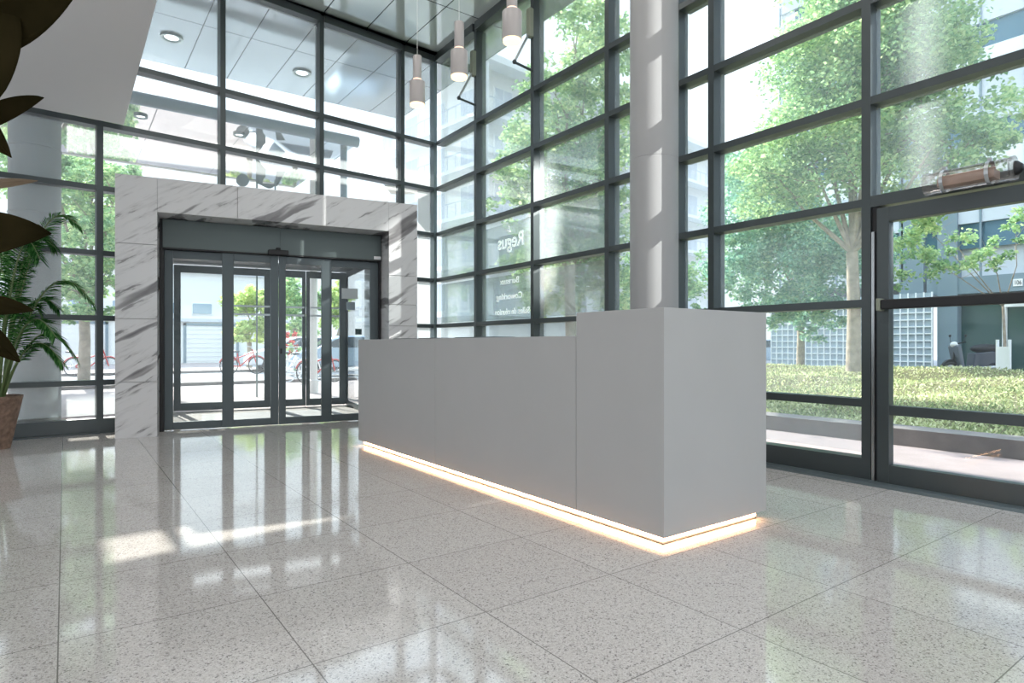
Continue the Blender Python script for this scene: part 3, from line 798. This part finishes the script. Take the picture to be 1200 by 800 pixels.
# ground
q = MB(); q.box(-60, 7.75, 9.0, 75, -.2, -.03); q.box(5.5, 7.75, -12, 9.0, -.2, -.03); tag(q.build('pavement', M['pink']), kind='structure')
q = MB(); q.box(7.75, 90, -30, 100, -.25, -.06); tag(q.build('street', M['asphalt']), kind='structure')
q = MB(); q.box(-60, 7.6, 19.0, 19.25, -.03, .06); q.box(-60, 7.6, 27.0, 27.2, -.03, .08); tag(q.build('kerb', M['kerb']), kind='structure')
q = MB(); q.box(7.6, 8.0, -12, 17, -.03, .16); tag(q.build('trim_4', M['kerb']), kind='structure')
q = MB(); q.box(-60, 7.6, 19.25, 27.0, -.03, -.015); tag(q.build('road', M['asphalt']), kind='structure')

# planted mound
def hz(x, y):
    u = min(1, max(0, (x-8.0)/4.5)); v = min(1, max(0, (21-x)/3.0))
    w = min(1, max(0, (17.2-y)/1.5))
    return .12+(.26*(u*u*(3-2*u))*v+.09*sin(x*1.3+y*.7)*u+.08*sin(y*1.1+x*.4)*u+.04*sin(y*3.1+x*2)*u)*w
nx, ny = 50, 100; q = MB(); vs = []; fs = []
for i in range(nx+1):
    for j in range(ny+1):
        x = 8.0+13*i/nx; y = -12+29.2*j/ny; vs.append((x, y, hz(x, y)))
for i in range(nx):
    for j in range(ny): a = i*(ny+1)+j; fs.append((a, a+ny+1, a+ny+2, a+1))
q.add(vs, fs); mo = q.build('planted_mound', mat('mound earth', (.16,.15,.07), .95, noise=.3, nscale=3), smooth=True)
tag(mo, kind='structure')
NL = 90000
xx = 8.02+12*nrg.random(NL)**1.35; yy = -3+20*nrg.random(NL)
zz = np.array([hz(a, b) for a, b in zip(xx, yy)])
base = np.stack([xx, yy, zz], 1)
ang = nrg.random(NL)*2*pi; el = nrg.uniform(.15, 1.1, NL)
dirv = np.stack([np.cos(ang)*np.cos(el), np.sin(ang)*np.cos(el), np.sin(el)], 1)
sid = np.stack([-np.sin(ang), np.cos(ang), nrg.uniform(-.3,.3,NL)], 1)
ln = nrg.uniform(.035, .1, NL)[:, None]; wd = nrg.uniform(.01, .02, NL)[:, None]
V = np.stack([base-sid*wd*.3, base+dirv*ln*.5-sid*wd, base+dirv*ln, base+dirv*ln*.5+sid*wd], 1)
gc = quads('ground_cover', V, M['ground_leaf']); tag(gc, 'yellow green low ground cover plants on the mound outside the right windows', 'ground cover', kind='stuff')

# trees
def cluster(c, r, n, size, seed):
    g = np.random.default_rng(seed)
    d = g.normal(size=(n,3)); d /= np.linalg.norm(d, axis=1)[:,None]
    rad_ = g.random(n)**.42
    # gather leaves along twigs for a ragged crown
    k = max(8, n//60); tw = g.normal(size=(k,3)); tw /= np.linalg.norm(tw,axis=1)[:,None]; tw *= (g.random(k)**.45)[:,None]
    idx = g.integers(0, k, n)
    pos = .18*(d*rad_[:,None])+tw[idx]*.92+g.normal(size=(n,3))*.045
    pos = pos*np.array(r)+np.array(c)
    a = g.random(n)*2*pi; e = g.uniform(-.9,.5,n)
    dv = np.stack([np.cos(a)*np.cos(e), np.sin(a)*np.cos(e), np.sin(e)],1)
    h = g.normal(size=(n,3)); sv = np.cross(dv, h); sv /= np.linalg.norm(sv,axis=1)[:,None]
    L = size*g.uniform(.7,1.3,n)[:,None]; W_ = L*.32
    return np.stack([pos, pos+dv*L*.5-sv*W_, pos+dv*L, pos+dv*L*.5+sv*W_],1)
tcount = [0]
def tree(base, trunk_r, clusters, lb, m='leaf', size=.12, dens=900, name='tree', gp=None, forkz=None):
    tcount[0] += 1; sd_ = tcount[0]*17
    o = empty(name, base, lb, 'tree', gp)
    zc = sum(c[2] for c in clusters)/len(clusters)
    fk = forkz if forkz else base[2]+(zc-base[2])*.55
    b = MB(); b.tube([base, (base[0]+.03,base[1],base[2]+(fk-base[2])*.5), (base[0],base[1]+.03,fk)], [trunk_r, trunk_r*.85, trunk_r*.75], 14)
    b.build('trunk', M['bark'], o, smooth=True)
    for i, c in enumerate(clusters):
        p = np.array((base[0],base[1]+.03,fk)); e = np.array(c[:3]); r = trunk_r
        mid = p*.5+e*.5+np.array([rng.uniform(-.2,.2),rng.uniform(-.2,.2),.1])
        b = MB(); b.tube([p, mid, e+np.array([0,0,c[3]*.3])], [r*.4, r*.22, r*.06], 8)
        for k in range(5):
            s0 = mid*(1-k*.18)+e*(k*.18); v = np.array([rng.uniform(-1,1),rng.uniform(-1,1),rng.uniform(-.2,1)])*c[3]*.7
            b.tube([s0, s0+v*.5+np.array([0,0,.05]), s0+v], [r*.16, r*.1, r*.03], 5)
        b.build('branch', M['bark'], o, smooth=True)
    Vs = [cluster(c[:3], (c[3],c[3],c[3]*.85), int(dens*c[3]**2), size, sd_+i) for i, c in enumerate(clusters)]
    quads('foliage', np.concatenate(Vs), M[m], o)
    return o
def cl(px, py, d, rpx): x, y, z = at(px, py, d); return (x, y, z, rpx/FOC*d)
def gb(px, d, z=0): x, y, _ = at(px, 0, d); return (x, y, z)
tree(gb(1000,14,.5), .16, [cl(1035,60,13.5,95), cl(1110,70,12.5,62), cl(1120,150,12.5,70), cl(960,80,14.5,75), cl(1040,170,13.5,80), cl(1165,150,12,32), cl(940,180,14.5,80), cl(1010,-20,14,90), cl(1080,235,13.5,45), cl(900,210,15,55), cl(1000,130,14,80), cl(1060,20,12.5,90), cl(990,30,14,80)],
     'tall leafy tree with a pale trunk on the mound, left of the side door', 'leaf', .105, 2600, forkz=3.2)
tree(gb(938,21,.3), .14, [cl(890,235,20,70), cl(935,290,20,75), cl(870,310,20,48), cl(985,300,20,60), cl(905,355,20,35), cl(960,370,20,34), cl(880,190,21,40)],
     'bushy blue green tree with low branches in front of the glass block wall', 'leafb', .13, 2300)
tree(gb(1177,18.6,.1), .05, [cl(1110,285,17,45), cl(1150,290,17,36), cl(1062,300,18,48), cl(1065,255,17,35), cl(1190,265,16,26)],
     'small green tree in front of the blue office block by the side door', 'leaf', .12, 800)
tree(gb(668,13,0), .14, [cl(690,70,12.5,62), cl(640,170,13,62), cl(700,160,13,70), cl(600,230,14,42), cl(655,260,13,62), cl(705,260,13,55), cl(728,330,13,50), cl(670,330,14,50), cl(620,300,15,35), cl(730,120,13,45), cl(680,20,12.5,40), cl(650,110,13,50), cl(690,215,13,60), cl(640,330,14,45), cl(720,60,13,45), cl(690,290,13,60), cl(610,180,14,35)],
     'dense green tree outside behind the frosted films, left of the column', 'leaf', .1, 2300)
tree(gb(790,28,0), .16, [cl(770,330,28,55), cl(815,320,28,30), cl(740,380,26,30), cl(812,375,28,22)],
     'distant green tree low behind the round column', 'leaf', .16, 900)
tree(gb(98,17,0), .16, [cl(95,215,17,48), cl(118,260,17,48), cl(92,320,17,44), cl(125,330,17,38), cl(140,215,17,34), cl(60,190,17,40), cl(-5,200,16,45), cl(0,300,16,40), cl(105,290,16,50), cl(100,355,16,36), cl(120,200,18,50), cl(85,250,18,50)],
     'leafy green tree across the pavement outside the left window', 'leaf', .13, 1500)
tree(gb(292,30,0), .14, [cl(285,355,30,26), cl(310,350,30,24), cl(300,385,30,22), cl(276,392,29,16)],
     'yellow green tree seen through the left sliding door leaf', 'leafy', .2, 1300)
tree(gb(345,30,0), .14, [cl(342,350,30,30), cl(352,385,30,24), cl(376,350,31,24)],
     'mid green tree seen through the right sliding door leaf', 'leaf', .2, 1300)
tree(gb(396,28,0), .14, [cl(398,345,28,24), cl(394,375,28,20)],
     'green tree seen at the right end of the entrance doors', 'leafy', .2, 1300)

# facade of the blue office block X = 25
ob = empty('office_building', (30, 0, 0), 'tall blue grey office block with banded windows behind the trees at right', 'building')
XF, YL, YR = 25.0, 14.8, -16.0
q = MB(); q.box(XF+.3, XF+14, YR, YL, 3.4, 40); q.box(XF+.1, XF+14, YL-.6, YL, -.05, 40); q.build('core', M['bgrey'], ob)
q = MB(); q.box(XF-.05, XF+.3, YR, YL-5.6, 2.85, 3.42); q.build('lintel_band', M['bblue'], ob)
zc = 4.4
nfl = 0
while zc < 38:
    q = MB(); q.box(XF+.12, XF+.2, YR, YL, zc, zc+.85); q.build('window_band', M['bglass'], ob)
    q = MB(); q.box(XF, XF+.25, YR, YL, zc+.85, zc+2.45-.02); q.box(XF-.03, XF+.25, YR, YL, zc+1.6, zc+1.63); q.build('spandrel', M['bgrey'], ob)
    zc += 3.35-.0; nfl += 1
    q = MB(); q.box(XF+.02, XF+.25, YR, YL, zc-.9, zc); q.build('spandrel', M['ledge'], ob)
q = MB(); y = YL
while y > YR: q.box(XF-.05, XF+.02, y-.03, y+.03, 3.42, 38); y -= 1.2
q.build('fins', M['bblue'], ob)
yc = 8.75
q = MB(); q.box(XF-.1, XF+.35, 8.25, 8.85, -.05, 8); q.box(XF-.05, XF+.3, 9.3, 10.1, 2.9, 8); q.build('corner_pier', M['bblue'], ob)
q = MB(); q.box(XF+.28, XF+.4, YR, 8.3, -.05, 2.86); q.build('ground_glass', M['bgreen'], ob)
q = MB()
for yy_ in (6.95, 4.2): q.box(XF+.1, XF+.27, yy_, yy_+.1, -.05, 2.35)
q.box(XF+.1, XF+.27, 4.2, 7.05, 2.35, 2.45); q.build('door_frame', M['ledge'], ob)
q = MB(); q.box(XF+.05, XF+.25, 5.25, 5.45, -.05, 2.3); q.box(XF-.3, XF+.1, 4.35, 4.7, .3, 2.6); q.build('white_post', M['ledge'], ob)
# number sign over its entrance
c = at(1190.5, 329, 19.7); c = (c[0], c[1]+.045, c[2]); q = MB(); q.box(XF-.09, XF-.05, c[1]-.12, c[1]+.12, 3.0, 3.23)
c = (XF-.07, 24.9*.0+c[1], 3.0)
sg = q.build('number_sign', M['plasticw'], loc=c); tag(sg, 'small white number sign above the office block entrance', 'sign')
tb = text_mesh('106', .2, ((XF-.1, c[1]), (0,1), (-1,0)), .095, 3.045, 0, .17)
tb.build('lettering', M['frame'], sg)
q = MB(); q.box(XF-.35, XF-.05, c[1]-.16, c[1]-.02, 2.55, 2.78); tag(q.build('wall_lamp', M['plasticw'], loc=(XF-.2,c[1]-.1,2.6)), 'white security lamp under the number sign', 'lamp')
# glass block wall
gw = empty('glass_block_wall', (24.9, 12, 0), 'pale blue glass block wall with a white grid behind the trees', 'wall')
q = MB(); q.box(24.75, 24.85, 8.95, 15.05, -.05, 2.95); q.build('blocks', M['gblock'], gw)
q = MB(); y = 8.95
while y < 15.1: q.box(24.7, 24.76, y-.018, y+.018, -.05, 2.97); y += .2545
z = .0
while z < 3.0: q.box(24.702, 24.758, 8.95, 15.05, z-.018, z+.018); z += .25
q.build('grid', M['ledge'], gw)
# bollard-like white pillar by scooter
c = at(1176, 0, 17.5); q = MB(); q.box(c[0]-.08, c[0]+.08, c[1]-.16, c[1]-.12, .3, 1.25); q.box(c[0]-.08, c[0]+.08, c[1]+.12, c[1]+.16, .3, 1.25); q.box(c[0]-.06,c[0]+.06,c[1]-.12,c[1]+.12,.3,1.05); q.box(c[0]-.08,c[0]+.08,c[1]-.14,c[1]+.14,-.05,.31)
tag(q.build('gate_post', M['ledge'], loc=(c[0],c[1],0)), 'short white forked post right of the parked scooter', 'post')

# white apartment building beyond
def apartment(corner, ang, L1, L2, H_, lb, nfl, fh, name='apartment_building', full=True):
    d1 = (cos(ang), sin(ang)); d2_ = (-sin(ang), cos(ang))
    o = empty(name, (*corner, 0), lb, 'building')
    fr1 = (corner, d1, (-d2_[0], -d2_[1])); fr2 = (corner, d2_, (-d1[0], -d1[1]))
    q = MB(); q.fbox((corner, d1, d2_), 0, L1, -.06, H_, 0, L2); q.build('walls', M['bwhite'], o)
    q = MB(); q.fbox((corner, d1, d2_), -1.2, L1+.5, H_, H_+.45, -1.2, L2+.5); q.build('roof', M['ledge'], o)
    for k in range(1, nfl):
        z = k*fh
        for fr_, L in ((fr1, L1), (fr2, L2)):
            q = MB(); q.fbox(fr_, -1.0, L, z-.2, z+.05, 0, 1.1); sl = q.build('balcony', M['ledge'], o)
            q = MB(); q.fbox(fr_, -1.0, L, z+.95, z+1.02, 1.03, 1.08)
            t = -1.0
            while t < L: q.fbox(fr_, t, t+.04, z, z+.95, 1.04, 1.07); t += .9
            q.build('railing', M['bgrey'], sl)
            t = .8
            while t < L-2:
                q = MB(); q.fbox(fr_, t, t+1.7, z+.2, z+2.3, .0, .06); w_ = q.build('window', M['ledge'], o)
                q = MB(); q.fbox(fr_, t+.08, t+.82, z+.28, z+2.22, .05, .075); q.fbox(fr_, t+.88, t+1.62, z+.28, z+2.22, .05, .075); q.build('pane', M['bgrey'], w_)
                t += 3.4
    for t in (0.0, L1*.33, L1*.66):
        q = MB(); q.fbox(fr1, t-.9, t-.55, 0, H_, .75, 1.1); q.build('pillar', M['ledge'], o)
    return o
apartment((22.3, 33.9), rad(6.9), 30, 15, 19.3, 'white apartment block with balconies beyond the trees, left of the column', 6, 3.2)
apartment((5.6, 30.5), rad(2), 7.5, 10, 0.0+15.5, 'white balconied block behind the entrance canopy, seen above the portal', 5, 3.1) if False else None
# low white depot across the street
dp = empty('depot_building', (2, 44, 0), 'low white depot with blue windows and roller door across the street', 'building')
q = MB(); q.box(-45, 12.5, 43, 55, -.06, 5.6); q.build('walls', M['bwhite'], dp)
q = MB(); q.box(-45.2, 12.7, 42.8, 55.2, 5.6, 5.9); q.build('roof', M['bgrey'], dp)
for x in np.arange(-44, 12, 2.1):
    q = MB(); q.box(x, x+1.2, 42.94, 43, 3.0, 3.75); w_ = q.build('window', M['ledge'], dp)
    q = MB(); q.box(x+.06, x+1.14, 42.9, 42.96, 3.06, 3.69); q.build('pane', M['carblue'], w_)
q = MB(); q.box(-45, 12.5, 42.85, 43, 2.55, 2.75); q.build('cornice', M['bgrey'], dp)
for x in (-30.0, -18, -8, -1.0, 6.1):
    q = MB(); q.box(x, x+2.9, 42.9, 43, -.06, 2.3)
    for k in range(8): q.box(x, x+2.9, 42.88, 42.9, .1+k*.28, .12+k*.28)
    q.build('roller_door', M['plasticw'], dp)
    q = MB(); q.box(x-.15, x, 42.86, 43, -.06, 2.45); q.box(x+2.9, x+3.05, 42.86, 43, -.06, 2.45); q.box(x-.15, x+3.05, 42.86, 43, 2.3, 2.45); q.build('door_trim', M['bblue'], dp)

# street furniture through the doors
c = at(367.5, 0, 14.5); q = MB(); q.lathe((c[0],c[1],-.03), [(.11,0),(.11,.3),(.085,.32),(.085,5)], 20)
tag(q.build('street_pole', M['plasticw'], smooth=True, loc=(c[0],c[1],0)), 'white pole on the pavement seen through the entrance doors', 'pole')

def bicycle(m):
    o = empty('bicycle', (0,0,0), '', 'bicycle', 'parked bicycles across the pavement')
    for x in (-.52, .52):
        q = MB(); q.torus((x,0,.33), (0,1,0), .32, .018, 26, 6); w_ = q.build('wheel', M['tyre'] if m == 'red' else M['plasticw'], o, smooth=True)
        q = MB(); 
        for k in range(8): a = pi*k/8; q.tube([(x-.31*cos(a),0,.33-.31*sin(a)),(x+.31*cos(a),0,.33+.31*sin(a))], .003, 4)
        q.ball((x,0,.33), .03); q.build('spokes', M['steel'], w_)
        q = MB(); q.torus((x,0,.33), (0,1,0), .36, .02, 14, 6, rad(200), rad(340)); q.build('mudguard', M[m], o)
    fr_ = MB()
    for a, b in (((-.52,0,.33),(-.12,0,.3)), ((-.12,0,.3),(-.22,0,.8)), ((-.52,0,.33),(-.2,0,.68)), ((-.12,0,.3),(.36,0,.72)), ((-.2,0,.62),(.34,0,.82)), ((.52,0,.33),(.33,0,.95))): fr_.tube([a,b], .022, 8)
    fr_.build('frame', M[m], o, smooth=True)
    q = MB(); q.tube([(.33,0,.95),(.3,0,1.03)], .014, 6); q.tube([(.2,-.28,1.06),(.3,-.1,1.04),(.3,.1,1.04),(.2,.28,1.06)], .013, 6); q.build('handlebar', M['steel'], o)
    q = MB(); q.ball((-.25,0,.86), (.13,.07,.035)); q.build('saddle', M['black'], o)
    q = MB(); q.torus((-.12,0,.3), (0,1,0), .09, .008, 18, 5); q.tube([(-.12,.02,.3),(-.04,.1,.16)], .01, 5); q.build('crank', M['steel'], o)
    return o
bk = bicycle('red'); bk2 = bicycle('ledge')
spots = [(285, 23.5, .3, 0, 'red bicycle alone on the pavement, seen through the left sliding leaf'),
         (356, 18.8, .1, 1, 'white bicycle next to the white pole, seen through the right sliding leaf'),
         (376, 18.4, .5, 0, 'red bicycle right of the white pole'),
         (340, 20.0, 1.0, 1, 'white bicycle left of the white pole, turned away'),
         (108, 22, .4, 0, 'red bicycle outside the left window, in front of the depot'),
         (90, 24, .2, 1, 'pale bicycle outside the left window, left of the red one')]
used = {0: False, 1: False}
for px, d, rz, kd, lb in spots:
    src = bk2 if kd else bk
    o = src if not used[kd] else copy_tree(src); used[kd] = True
    c = at(px, 0, d); o.location = (c[0], c[1], -.012 if 19.2 < c[1] < 27 else -.03); o.rotation_euler = (0,0,rz+pa); o['label'] = lb

def car(loc, rz, paint, lb):
    o = empty('car', (0,0,0), lb, 'car', 'parked cars beyond the bicycles')
    prof = [(-2.05,.3),(-2.1,.62),(-2.02,.88),(-1.75,.98),(-1.3,1.36),(-1.0,1.45),(.25,1.45),(.6,1.36),(1.15,.98),(1.85,.84),(2.08,.62),(2.1,.3)]
    q = MB(); q.extr([(x,-.84,z) for x,z in prof], (0,1.68,0)); body = q.build('body', M[paint], o, bevel=.06)
    q = MB()
    win = [(-1.25,1.02),(-1.12,1.36),(-.95,1.4),(.2,1.4),(.5,1.3),(.95,1.02)]
    q.extr([(x,-.855,z) for x,z in win], (0,.02,0)); q.extr([(x,.835,z) for x,z in win], (0,.02,0)); q.build('side_window', M['carglass'], o)
    q = MB(); q.extr([(1.12,-.7,1.02),(1.12,.7,1.02),(.66,.62,1.34),(.66,-.62,1.34)], (.03,0,.03)); q.extr([(-1.76,-.7,1.0),(-1.76,.7,1.0),(-1.36,.62,1.32),(-1.36,-.62,1.32)], (-.03,0,.03)); q.build('windscreen', M['carglass'], o)
    for x in (-1.3, 1.3):
        for y in (-.78, .78):
            q = MB(); q.torus((x,y,.32), (0,1,0), .22, .1, 22, 8); w_ = q.build('wheel', M['tyre'], o, smooth=True)
            q = MB(); q.tube([(x,y-.06,.32),(x,y+.06,.32)], .17, 18); q.build('hub', M['steel'], w_)
    q = MB(); 
    for y in (-.62,.62): q.ball((2.04,y,.68), (.06,.16,.08))
    q.build('headlight', M['plasticw'], o)
    o.location = loc; o.rotation_euler = (0,0,rz); return o
c = at(404, 0, 23.5); car((c[0],c[1],-.012), rad(170), 'carblue', 'pale blue car seen at the right end of the entrance doors')
c = at(350, 0, 26.5); car((c[0],c[1],-.012), rad(175), 'carwhite', 'white car parked behind the white bicycle')
c = at(907, 0, 34); car((c[0],c[1],-.05), rad(95), 'carblue', 'blue car left of the glass block wall, just past the desk')
# red flowering bush
c = gb(341, 22.5); o = empty('flowering_bush', (c[0],c[1],-.02), 'red flowering bush behind the bicycles', 'bush')
x, y, z = at(341, 402, 22.5); quads('blossom', cluster((x,y,z), (.45,.45,.5), 700, .07, 77), M['flower'], o)
quads('foliage', cluster((x,y,z-.5), (.45,.45,.55), 900, .09, 78), M['leaf'], o)

# scooter
def scooter(loc, rz):
    o = empty('scooter', (0,0,0), 'dark parked motor scooter with a black seat in front of the office entrance', 'scooter')
    for x in (-.6, .62):
        q = MB(); q.torus((x,0,.25), (0,1,0), .19, .06, 24, 8); w_ = q.build('wheel', M['tyre'], o, smooth=True)
        q = MB(); q.tube([(x,-.05,.25),(x,.05,.25)], .14, 18); q.build('hub', M['steel'], w_)
    q = MB(); q.extr([(x,-.17,z) for x,z in ((-.85,.45),(-.8,.72),(-.55,.8),(.0,.74),(.05,.35),(.3,.28),(.32,.22),(-.2,.22),(-.5,.42))], (0,.34,0)); q.build('body', mat('scooter dark paint', (.06,.07,.09), .2), o, bevel=.04)
    q = MB(); q.extr([(x,-.22,z) for x,z in ((.3,.25),(.42,.3),(.56,.95),(.5,1.0),(.42,.95))], (0,.44,0)); q.build('leg_shield', mat('scooter grey paint', (.12,.14,.17), .2), o, bevel=.03)
    q = MB(); q.ball((-.44,0,.88), (.47,.17,.14), 20, 10); q.build('seat', M['black'], o, smooth=True)
    q = MB(); q.tube([(.55,0,.3),(.47,0,1.0)], .03, 8); q.tube([(.38,-.33,1.08),(.45,-.1,1.03),(.45,.1,1.03),(.38,.33,1.08)], .018, 8); q.build('handlebar', M['black'], o)
    q = MB(); q.ball((.5,0,1.0), (.1,.12,.09)); q.build('headlamp', M['plasticw'], o, smooth=True)
    q = MB(); q.torus((.62,0,.27), (0,1,0), .24, .05, 12, 6, rad(190), rad(350)); q.build('front_mudguard', M['black'], o)
    q = MB(); q.tube([(-.1,.2,.28),(-.75,.22,.35)], .05, 10); q.build('exhaust', M['steel'], o)
    q = MB(); 
    for y in (-.3,.3): q.tube([(.42,y,1.08),(.4,y*1.15,1.25)], .008, 5); q.ball((.4,y*1.15,1.27), (.02,.06,.04))
    q.build('mirrors', M['black'], o)
    o.location = loc; o.rotation_euler = (0,0,rz); return o
q = MB(); q.box(21.05, 24.6, -12, 8.9, -.06, .08); tag(q.build('trim_5', M['kerb']), kind='structure')
c = at(1138, 0, 19.3); sc_ = scooter((c[0], c[1], .08), rad(142)); sc_.scale = (1.03,)*3

# ------------------------------------------------------------------ light
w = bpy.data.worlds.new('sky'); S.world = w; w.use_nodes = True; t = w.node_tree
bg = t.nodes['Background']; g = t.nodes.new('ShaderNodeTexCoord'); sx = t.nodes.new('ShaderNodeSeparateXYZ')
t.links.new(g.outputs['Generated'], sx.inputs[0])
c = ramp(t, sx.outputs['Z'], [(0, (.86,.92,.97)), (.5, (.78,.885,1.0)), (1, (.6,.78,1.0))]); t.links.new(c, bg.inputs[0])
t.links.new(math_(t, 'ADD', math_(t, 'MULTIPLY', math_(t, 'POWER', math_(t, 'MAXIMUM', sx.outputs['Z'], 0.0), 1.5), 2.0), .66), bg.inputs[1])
def lamp(name, kind, loc, dirv, energy, col, **kw):
    l = bpy.data.lights.new(name, kind); l.energy = energy; l.color = col
    for k, v in kw.items(): setattr(l, k, v)
    o = bpy.data.objects.new(name, l); C.objects.link(o); o.location = loc
    from mathutils import Vector
    o.rotation_euler = Vector(dirv).to_track_quat('-Z', 'Y').to_euler(); return o
# sun stands in front, a little left, over the street
sd_ = (-.03, .99955); el = rad(34)
lamp('sun', 'SUN', (0,30,20), (-sd_[0]*cos(el), -sd_[1]*cos(el), -sin(el)), 6.0, (1,.95,.87), angle=rad(.6))
# unseen ceiling panels added to brighten the lobby
def fill_panel(x, y, z, en, lb):
    o = empty('porch_or_fill_light', (x, y, z), lb, 'fill light', 'unseen fill lights added to brighten the lobby')
    q = MB(); q.box(x-.62, x+.62, y-.62, y+.62, z-.03, z-.001); q.box(x-.6,x+.6,y-.6,y+.6,z-.035,z-.03); q.build('fill_frame', M['lampw'], o)
    l = lamp('fill_lamp', 'AREA', (0,0,-.045), (0,0,-1), en, (1,.97,.94), shape='SQUARE', size=1.15); l.parent = o
for y in (-3.8, -1.4, 1.0, 3.4, 5.8):
    for x in (1.6, 4.0): fill_panel(x, y, TOP, PE, 'unseen square fill light added under the high metal ceiling of the lobby')
for y in (-3.8, -1.6):
    for x in (-4.5, -1.5): fill_panel(x, y, 3.87, PE*.9, 'unseen square fill light added under the low mezzanine ceiling')
def glint(src, dst, en, size, sx_, r=.03):  # spot standing in for sunlight thrown back by facades across the street
    o = lamp('window_glint', 'SPOT', src, tuple(d-s for d, s in zip(dst, src)), en, (1,.97,.93), spot_size=rad(size), spot_blend=.2, shadow_soft_size=r)
    o.scale = (sx_, 1, 1)
glint((23.5, -9, 12.5), (3.93, 8.0, 1.9), 60000, 4.2, .3, .12)
glint((14.0, -20.0, 13.0), (cx-.165, cy-.165, 3.0), 85000, 9, .02, .04)

S.view_settings.view_transform = 'Standard'; S.view_settings.look = 'None'
S.view_settings.exposure = 1.07; S.view_settings.gamma = 1
S.view_settings.use_curve_mapping = False
try: S.cycles.transparent_max_bounces = 16; S.cycles.max_bounces = 10; S.cycles.diffuse_bounces = 5
except Exception: pass

cd = bpy.data.cameras.new('camera'); co = bpy.data.objects.new('camera', cd); C.objects.link(co)
co.location = (0, 0, EYE); co.rotation_euler = (rad(90), 0, -YAW)
cd.sensor_width = 36; cd.lens = FOC/1200*36; cd.shift_y = 4/1200.0; cd.clip_end = 400
S.camera = co
